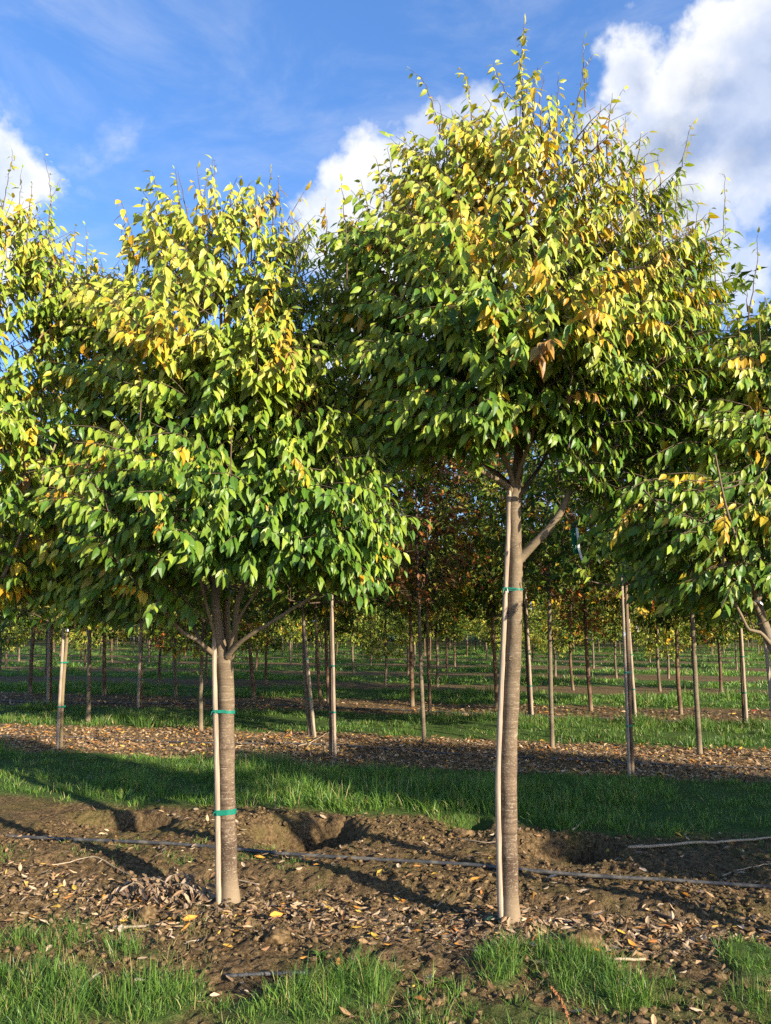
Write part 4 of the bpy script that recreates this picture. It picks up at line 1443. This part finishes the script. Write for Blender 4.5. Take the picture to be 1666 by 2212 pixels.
tag(link('soil_crumbs', mesh_np('soil_crumbs', V.reshape(-1, 3), [F], M['clod'])), 'brown crumbs of soil lying over the bare strip', 'soil', kind='stuff')


def clod(label, px, py, sx, sy, sz_, seed, name='soil_clod'):
    rng = np.random.default_rng(seed)
    g = gbase(px, py)
    u_ = np.linspace(0, np.pi, 14)
    w_ = np.linspace(0, 2 * np.pi, 22, endpoint=False)
    A, Bq = np.meshgrid(u_, w_, indexing='ij')
    d = np.stack([np.sin(A) * np.cos(Bq), np.sin(A) * np.sin(Bq), np.cos(A)], -1)
    nz_ = 1 + 0.5 * fbm(d[..., 0] * 1.3 + seed, d[..., 1] * 1.3 + d[..., 2], 1.7, 4, seed) + 0.15 * vnoise(d[..., 0] * 9 + seed, d[..., 1] * 9 + d[..., 2] * 7, 3)
    V = d * nz_[..., None] * np.array([sx, sy, sz_])
    i = np.arange(13)[:, None] * 22
    j = np.arange(22)[None]
    k = (j + 1) % 22
    F = np.stack([i + j, i + 22 + j, i + 22 + k, i + k], -1).reshape(-1, 4)
    o = link(name, mesh_np(name, V.reshape(-1, 3), [F], M['clod'], smooth=True), None, g + np.array([0, 0, sz_ * 0.35]))
    return tag(o, label, 'clod')


clod('flat dark clod of soil behind the grass tufts, right of the tall tree', 1258, 2052, 0.105, 0.05, 0.050, 3)
clod('rounded brown clod on the soil just below the left tree', 316, 1978, 0.055, 0.04, 0.035, 5)
clod('crumbly clod at the near edge of the bare soil, below the left tree', 600, 2030, 0.07, 0.05, 0.035, 8)
clod('lumpy clod standing on the soil between the two front trees', 1000, 1790, 0.10, 0.06, 0.05, 12)

def weed(label, px, py, nl, size, colr, seed):
    rng = np.random.default_rng(seed)
    g = gbase(px, py)
    pos, dr, nr, ln, cl = [], [], [], [], []
    for q in range(nl):
        a = rng.uniform(0, 6.28)
        d = unit(np.array([math.cos(a), math.sin(a), rng.uniform(0.25, 1.1)]))
        pos.append(np.array([0, 0, 0.0]) + d * 0.012 * rng.random())
        dr.append(d)
        nr.append(UP - d * d[2] + rng.normal(size=3) * 0.1)
        ln.append(size * rng.uniform(0.5, 1.1))
        cl.append(np.array(colr) * rng.uniform(0.7, 1.3))
    ln = np.array(ln)
    tag(link('weed', leaves_mesh('weed', np.array(pos), np.array(dr), np.array(nr), ln, ln * 0.36, np.array(cl), M['leaf'], 'fine', rng.uniform(0.2, 0.7, nl)), None, g), label, 'weed')


weed('small green weed growing in the shallow hollow at left', 238, 1768, 16, 0.085, (0.09, 0.16, 0.03), 1)
weed('pale grey-green weed on the soil left of the bottom right tufts', 1165, 2098, 22, 0.055, (0.16, 0.17, 0.07), 2)
weed('little weed with upright leaves at the bottom middle', 960, 2120, 16, 0.06, (0.11, 0.19, 0.03), 3)
weed('low broadleaf weed beside the short buried hose', 690, 2062, 14, 0.05, (0.10, 0.17, 0.03), 4)

# ------------------------------------------------------------------ leaf litter
TAN = np.array([[0.40, 0.27, 0.155], [0.47, 0.34, 0.21], [0.33, 0.21, 0.115], [0.52, 0.40, 0.28], [0.25, 0.15, 0.085], [0.36, 0.26, 0.18]])
ORG = np.array([[0.60, 0.27, 0.05], [0.62, 0.40, 0.07], [0.52, 0.21, 0.06]])


def litter(name, label, ur, vr, dens_, smin, smax, seed, kind='curl', orange=0.10):
    rng = np.random.default_rng(seed)
    n0 = int((ur[1] - ur[0]) * (vr[1] - vr[0]) * dens_)
    u = rng.uniform(*ur, n0)
    v = rng.uniform(*vr, n0)
    x, y = xy_of(u, v)
    ok = (rng.random(n0) < litter_density(x, y)) & (np.abs(x) < 0.52 * y + 0.6)
    x, y = x[ok], y[ok]
    n_ = len(x)
    e = 0.03
    gx = (gz(x + e, y) - gz(x - e, y)) / (2 * e)
    gy = (gz(x, y + e) - gz(x, y - e)) / (2 * e)
    nrm = unit(np.stack([-gx * 0.7, -gy * 0.7, np.ones(n_)], -1) + rng.normal(size=(n_, 3)) * 0.20)
    th = rng.uniform(0, 2 * np.pi, n_)
    d = np.stack([np.cos(th), np.sin(th), rng.normal(size=n_) * 0.15], -1)
    d = unit(d - nrm * np.sum(d * nrm, 1, keepdims=True))
    L = rng.uniform(smin, smax, n_)
    pos = np.stack([x, y, gz(x, y) + rng.uniform(0.002, 0.022, n_)], -1) - d * (L * 0.5)[:, None]
    flip = rng.random(n_) < 0.35
    nrm[flip] *= -1
    pos[flip, 2] += 0.012
    col = TAN[rng.integers(len(TAN), size=n_)] * rng.uniform(0.5, 1.25, (n_, 1)) * np.array([1.0, 0.95, 0.86])
    og = rng.random(n_) < orange
    col[og] = ORG[rng.integers(3, size=og.sum())] * rng.uniform(0.8, 1.1, (og.sum(), 1))
    me = leaves_mesh(name, pos, d, nrm, L, L * rng.uniform(0.34, 0.5, n_), col, M['litter'], kind, rng.uniform(-0.25, 0.3, n_))
    return tag(link(name, me), label, 'leaf litter', kind='stuff')


litter('leaf_litter', 'tan and orange fallen leaves over the front soil strip', (-4.4, 3.6), (3.2, 7.0), 950, 0.018, 0.068, 51, orange=0.07)
litter('leaf_litter', 'dense yellowish fallen leaves over the second soil strip', (-9, 6.2), (8.7, 11.8), 520, 0.035, 0.085, 52, 'plain', 0.16)
litter('leaf_litter', 'scattered fallen leaves on the third soil strip', (-13, 7), (14.0, 16.8), 260, 0.06, 0.11, 53, 'plain', 0.12)

# conspicuous single leaves
lm_sets = {}
rl_ = np.random.default_rng(8)
for nm, c0 in (('orange', ORG[0]), ('golden yellow', ORG[1]), ('pale tan', TAN[3]), ('rust brown', ORG[2])):
    lst = []
    for q in range(3):
        L = np.array([rl_.uniform(0.075, 0.1)])
        lst.append(leaves_mesh('fallen_leaf', np.array([[-L[0] / 2, 0, 0.006]]), np.array([[1.0, 0, 0]]), np.array([[0, 0, 1.0]]), L, L * 0.45, c0[None] * rl_.uniform(0.9, 1.1), M['litter'], 'curl', np.array([rl_.uniform(-0.2, 0.3)])))
    lm_sets[nm] = lst
spots = [(33, 1905, 'orange'), (52, 1918, 'golden yellow'), (226, 1932, 'orange'), (300, 1940, 'orange'), (120, 1965, 'golden yellow'), (370, 1985, 'golden yellow'), (410, 1990, 'orange'), (595, 1990, 'orange'), (712, 1975, 'golden yellow'),
         (100, 2005, 'pale tan'), (262, 2010, 'pale tan'), (205, 2130, 'pale tan'), (540, 2150, 'pale tan'), (300, 2140, 'pale tan'), (760, 2120, 'rust brown'), (735, 2085, 'rust brown'), (920, 1780, 'golden yellow'), (1000, 1785, 'orange'),
         (790, 1745, 'golden yellow'), (940, 1905, 'golden yellow'), (1130, 1880, 'golden yellow'), (1190, 1900, 'pale tan'), (1262, 1950, 'pale tan'), (1295, 1985, 'pale tan'), (1340, 1930, 'golden yellow'), (1390, 1880, 'pale tan'), (1480, 1960, 'orange'),
         (1540, 1895, 'golden yellow'), (1600, 1890, 'pale tan'), (1025, 1920, 'orange'), (1060, 1850, 'golden yellow'), (860, 1870, 'pale tan'), (650, 1870, 'pale tan'), (320, 1820, 'pale tan'), (150, 1835, 'orange'), (90, 1790, 'golden yellow'),
         (1440, 2010, 'rust brown'), (1370, 2052, 'orange'), (1520, 2045, 'pale tan'), (1600, 2020, 'pale tan'), (1150, 2060, 'pale tan'), (990, 2050, 'orange'), (870, 1955, 'orange'), (820, 1905, 'golden yellow'), (560, 1855, 'orange'), (1230, 1955, 'pale tan')]
for i, (px, py, nm) in enumerate(spots):
    g = gbase(px, py)
    o = link('fallen_leaf', lm_sets[nm][i % 3], None, g + np.array([0, 0, 0.012]))
    o.rotation_euler = (rl_.normal() * 0.25, rl_.normal() * 0.25, rl_.uniform(0, 6.28))
    tag(o, '%s fallen leaf lying on the bare soil of the front strip' % nm, 'leaf', '%s leaves fallen on the soil' % nm)
g = gbase(1631, 1541)
o = link('fallen_leaf', lm_sets['orange'][0].copy(), None, g + np.array([0, 0, 0.06]))
o.data.materials.clear()
o.data.materials.append(M['red'])
o.scale = (1.6, 1.6, 1.6)
tag(o, 'bright red leaf lying by the soil edge near the right side', 'leaf')

# withered spray of curled leaves at the foot of the left tree
dg = gbase(350, 1935)
rd = np.random.default_rng(99)
root = thing('dead_branch', 'withered branch with bunched curled tan leaves left of the left trunk', 'branch', dg)
tb = Tubes()
pos, dd_, nn_, ll_ = [], [], [], []
for (x0, y0, x1, y1) in [(-0.22, 0.16, 0.12, -0.05), (-0.15, 0.10, 0.0, -0.10), (-0.05, 0.12, 0.24, 0.02), (-0.24, 0.0, -0.05, -0.06), (0.02, 0.05, 0.26, -0.10)]:
    pth = smooth_path(np.array([[x0, y0, 0.06], [(x0 + x1) / 2, (y0 + y1) / 2, 0.10 + rd.normal() * 0.01], [x1, y1, 0.05]]), 0.03)
    tb.add(pth, np.linspace(0.004, 0.002, len(pth)), 5, False)
    for p in pth:
        for q in range(4):
            pos.append(p + rd.normal(size=3) * np.array([0.05, 0.04, 0.008]) - UP * 0.01)
            dd_.append(np.array([0.35 + rd.normal() * 0.55, -0.6 + rd.normal() * 0.5, -0.35 + rd.normal() * 0.25]))
            nn_.append(np.array([rd.normal() * 0.7, -0.5, 0.5]) + rd.normal(size=3) * 0.3)
            ll_.append(rd.uniform(0.05, 0.085))
link('stem', tb.mesh('stem', M['stick']), root)
ll_ = np.array(ll_)
link('dry_foliage', leaves_mesh('dry_foliage', np.array(pos), np.array(dd_), np.array(nn_), ll_, ll_ * 0.34, TAN[rd.integers(6, size=len(ll_))] * rd.uniform(0.4, 0.85, (len(ll_), 1)), M['litter'], 'curl'), root)

# ------------------------------------------------------------------ hoses, sticks, scraps
def ground_path(pp, lift, step=0.05):
    g = np.array([gp(a, b) for (a, b) in pp])
    s = smooth_path(g, step)
    s[:, 2] = gz(s[:, 0], s[:, 1])
    # a stiff pipe spans the small hollows
    k = 15
    pad = np.pad(s[:, 2], (k, k), mode='edge')
    top = np.array([pad[i:i + 2 * k + 1].mean() for i in range(len(s))])
    s[:, 2] = np.maximum(top, s[:, 2] - 0.004) + lift
    z = np.pad(s[:, 2], (4, 4), mode='edge')
    s[:, 2] = np.array([z[i:i + 9].mean() for i in range(len(s))])
    return s


def hose(label, pp, r):
    s = ground_path(pp, r * 1.3)
    tb = Tubes()
    tb.add(s, np.full(len(s), r), 12)
    o = link('drip_hose', tb.mesh('drip_hose', M['hose'], origin=s[0]), None, s[0])
    return tag(o, label, 'hose')


hose('black plastic drip hose running across the front soil behind both trunks', [(-160, 1802), (0, 1812), (200, 1820), (420, 1830), (640, 1847), (833, 1860), (1050, 1872), (1250, 1888), (1450, 1902), (1666, 1918), (1830, 1932)], 0.0125)
hose('grey drip hose half hidden by leaves on the second soil strip', [(-60, 1588), (160, 1596), (420, 1606), (690, 1612), (900, 1622), (1100, 1633), (1300, 1645), (1500, 1655), (1700, 1664)], 0.012)
hose('thin pale drip hose on the third soil strip among the trunks', [(-60, 1512), (250, 1517), (520, 1522), (800, 1532), (1100, 1545), (1400, 1556), (1700, 1568)], 0.012)
hose('short buried end of grey hose at the near grass edge', [(487, 2106), (560, 2102), (668, 2098)], 0.009)


def stick(label, pp, r0, r1, lift=0.012, name='stick', mat='stick', rise=None):
    g = np.array([gp(a, b) for (a, b) in pp])
    s = smooth_path(g, 0.03)
    s[:, 2] = gz(s[:, 0], s[:, 1]) + lift
    if rise:
        s[:, 2] = np.linspace(s[0, 2], s[0, 2] + rise, len(s))
    else:
        z = np.pad(s[:, 2], (3, 3), mode='edge')
        s[:, 2] = np.array([z[i:i + 7].mean() for i in range(len(s))])
    tb = Tubes()
    tb.add(s, np.linspace(r0, r1, len(s)), 7, True, 0.12)
    o = link(name, tb.mesh(name, M[mat], origin=s[0]), None, s[0])
    return tag(o, label, 'stick')


stick('long pale dead branch lying along the far edge of the soil at right', [(1289, 1828), (1380, 1828), (1500, 1822), (1600, 1820), (1720, 1816)], 0.012, 0.006, 0.02)
stick('short broken stick lying behind the hollow at right', [(1237, 1800), (1262, 1776)], 0.008, 0.005, 0.015)
stick('thin curved twig beside the hollow right of the tall trunk', [(1185, 1812), (1240, 1835), (1300, 1848), (1345, 1838)], 0.004, 0.002)
stick('thin twig lying left of the tall trunk, by the hose', [(990, 1805), (1040, 1815), (1080, 1818)], 0.005, 0.003)
stick('white bleached stick among the leaves at lower right', [(1327, 2094), (1360, 2089), (1394, 2082)], 0.007, 0.006, 0.02)
stick('dark charred stick on the soil right of the tall trunk', [(1414, 1980), (1445, 1990), (1478, 2000)], 0.010, 0.007, 0.015, mat='twig')
stick('flat pale splinter of wood below the left tree', [(246, 2002), (285, 1997), (322, 1996)], 0.010, 0.006, 0.012)
stick('small white splinter on the soil below the left trunk', [(402, 2030), (437, 2026)], 0.007, 0.004, 0.012)
stick('thin dry twig arching over the soil left of the left trunk', [(100, 1880), (200, 1868), (290, 1900), (330, 1935)], 0.004, 0.002, 0.02)
stick('straight thin twig on the soil right of the left trunk', [(510, 1902), (560, 1912)], 0.005, 0.004)
stick('forked-looking twig on the soil at the far right', [(1560, 1890), (1620, 1876), (1680, 1862)], 0.004, 0.002, 0.015)
stick('twig lying across the leaves beside the third-row trunks', [(640, 1620), (690, 1600), (718, 1583)], 0.008, 0.004, 0.03)

# reddish dock seedhead leaning in the near grass
a_ = gbase(1232, 2212)
tb = Tubes()
top_ = P(1192, 2132, a_[1] - 0.02)
pth = smooth_path(np.array([a_, 0.5 * (a_ + top_) + np.array([0.012, 0, 0]), top_]), 0.012)
tb.add(pth, np.linspace(0.0035, 0.002, len(pth)), 6)
rs = np.random.default_rng(4)
for p in pth[len(pth) // 4:]:
    for q in range(9):
        d_ = unit(rs.normal(size=3)) * rs.uniform(0.004, 0.011)
        tb.add(np.array([p + d_ * 0.3, p + d_]), np.array([0.0028, 0.0014]), 4)
tag(link('seed_stalk', tb.mesh('seed_stalk', M['seed'], origin=a_), None, a_), 'rusty brown dock seed stalk leaning in the grass at bottom right', 'weed')


# crumpled green tape at the foot of the tall tree
sg = gbase(1064, 2006)
V, F = [], []
rs = np.random.default_rng(14)
path = smooth_path(np.array([[-0.06, 0, 0.012], [-0.03, -0.02, 0.03], [0.0, 0.01, 0.012], [0.03, -0.015, 0.028], [0.05, 0.0, 0.012], [0.02, 0.02, 0.03], [-0.03, 0.015, 0.02]]), 0.008)
tb = Tubes()
tb.add(path * np.array([1, 1, 0.6]), 0.003 + 0.002 * rs.random(len(path)), 5)
tag(link('tape_scrap', tb.mesh('tape_scrap', M['tape_dark']), None, sg), 'crumpled scrap of dark green tie tape at the foot of the tall tree', 'tape')


def ribbon(pts, wvec, th=0.0012):
    """solid strip along pts, width vector wvec"""
    pts = smooth_path(np.asarray(pts, float), 0.02)
    n_ = len(pts)
    tg = unit(np.gradient(pts, axis=0))
    w = np.asarray(wvec, float)[None] * np.ones((n_, 1))
    nn = unit(np.cross(tg, w))
    V = np.stack([pts - w / 2 - nn * th, pts + w / 2 - nn * th, pts + w / 2 + nn * th, pts - w / 2 + nn * th], 1).reshape(-1, 3)
    F = []
    for i in range(n_ - 1):
        for k in range(4):
            l = (k + 1) % 4
            F.append((i * 4 + k, i * 4 + l, i * 4 + 4 + l, i * 4 + 4 + k))
    F += [(3, 2, 1, 0), (n_ * 4 - 4, n_ * 4 - 3, n_ * 4 - 2, n_ * 4 - 1)]
    return V, np.array(F)


# folded green and white flagging tape hanging from the big right limb's twig
yt = Y2 + 0.05
r0 = P(1240, 1141, yt)
root = thing('flagging_tape', 'long green and white flagging tape hanging right of the tall trunk', 'tape', r0)
V, F = ribbon([P(1238, 1141, yt), P(1240, 1160, yt), P(1243, 1180, yt - 0.01), P(1246, 1197, yt)], (0.036, 0.016, 0.0))
link('green_side', mesh_np('green_side', V - r0, [F], M['tag_green']), root)
V, F = ribbon([P(1246, 1140, yt - 0.012), P(1249, 1162, yt - 0.02), P(1251, 1185, yt - 0.03), P(1258, 1210, yt - 0.02)], (0.012, -0.004, -0.001))
link('white_side', mesh_np('white_side', V - r0, [F], M['tag_white']), root)
# the twig it is knotted to
tb = Tubes()
tb.add(smooth_path(np.array([P(1215, 1100, Y2 - 0.06), P(1232, 1128, Y2), P(1248, 1139, yt), P(1275, 1136, yt + 0.03)]), 0.03), np.linspace(0.004, 0.002, len(smooth_path(np.array([P(1215, 1100, Y2 - 0.06), P(1232, 1128, Y2), P(1248, 1139, yt), P(1275, 1136, yt + 0.03)]), 0.03))), 5)
o = link('twig', tb.mesh('twig', M['twig'], origin=B2), T2)


def plant_tag(label, px, py, qx, qy, Yd, wpx, mat):
    a, b = P(px, py, Yd), P(qx, qy, Yd - 0.02)
    k = wpx * Yd / FPX
    V, F = ribbon([a, 0.5 * (a + b) + np.array([0.0, -0.015, 0]), b], (k, 0.1 * k, 0.0) if abs(qy - py) > abs(qx - px) else (0.05 * k, 0.3 * k, k))
    tag(link('plant_tag', mesh_np('plant_tag', V - a, [F], M[mat]), None, a), label, 'tag')


def ydep(px, py):
    return gp(px, py)[1] - 0.10


plant_tag('yellow tag strip hanging below the crown in the dark gap at right', 1383, 1255, 1384, 1279, ydep(1388, 1493), 6, 'tag_yellow')
plant_tag('small white tag hanging right of the tall trunk, beside a yellow one', 1147, 1300, 1147, 1316, ydep(1144, 1545), 4, 'tag_white')
plant_tag('small yellow tag hanging right of the tall trunk, beside a white one', 1152, 1299, 1153, 1309, ydep(1144, 1545) + 0.02, 4, 'tag_yellow')
plant_tag('white tag sticking out from a trunk right of the left tree', 684, 1288, 703, 1297, ydep(694, 1538), 4, 'tag_white')
plant_tag('small white band on a trunk right of the left tree', 674, 1341, 681, 1341, ydep(694, 1538), 3, 'tag_white')
plant_tag('pale blue tag on a small trunk between the front trees', 956, 1355, 967, 1362, ydep(950, 1484), 4, 'tag_blue')
plant_tag('small white label on the mossy trunk at left', 146, 1358, 146, 1364, ydep(131, 1619), 6, 'tag_white')
plant_tag('small white label on the staked trunk at right', 1349, 1366, 1349, 1374, ydep(1366, 1674) - 0.05, 4, 'tag_white')
plant_tag('oval white tag on a thin trunk in the right background', 1376, 1352, 1378, 1364, ydep(1388, 1493), 5, 'tag_white')
plant_tag('white tag ribbon tied to the leaning stem at the right edge', 1631, 1297, 1648, 1306, Y3 - 0.02, 4, 'tag_white')
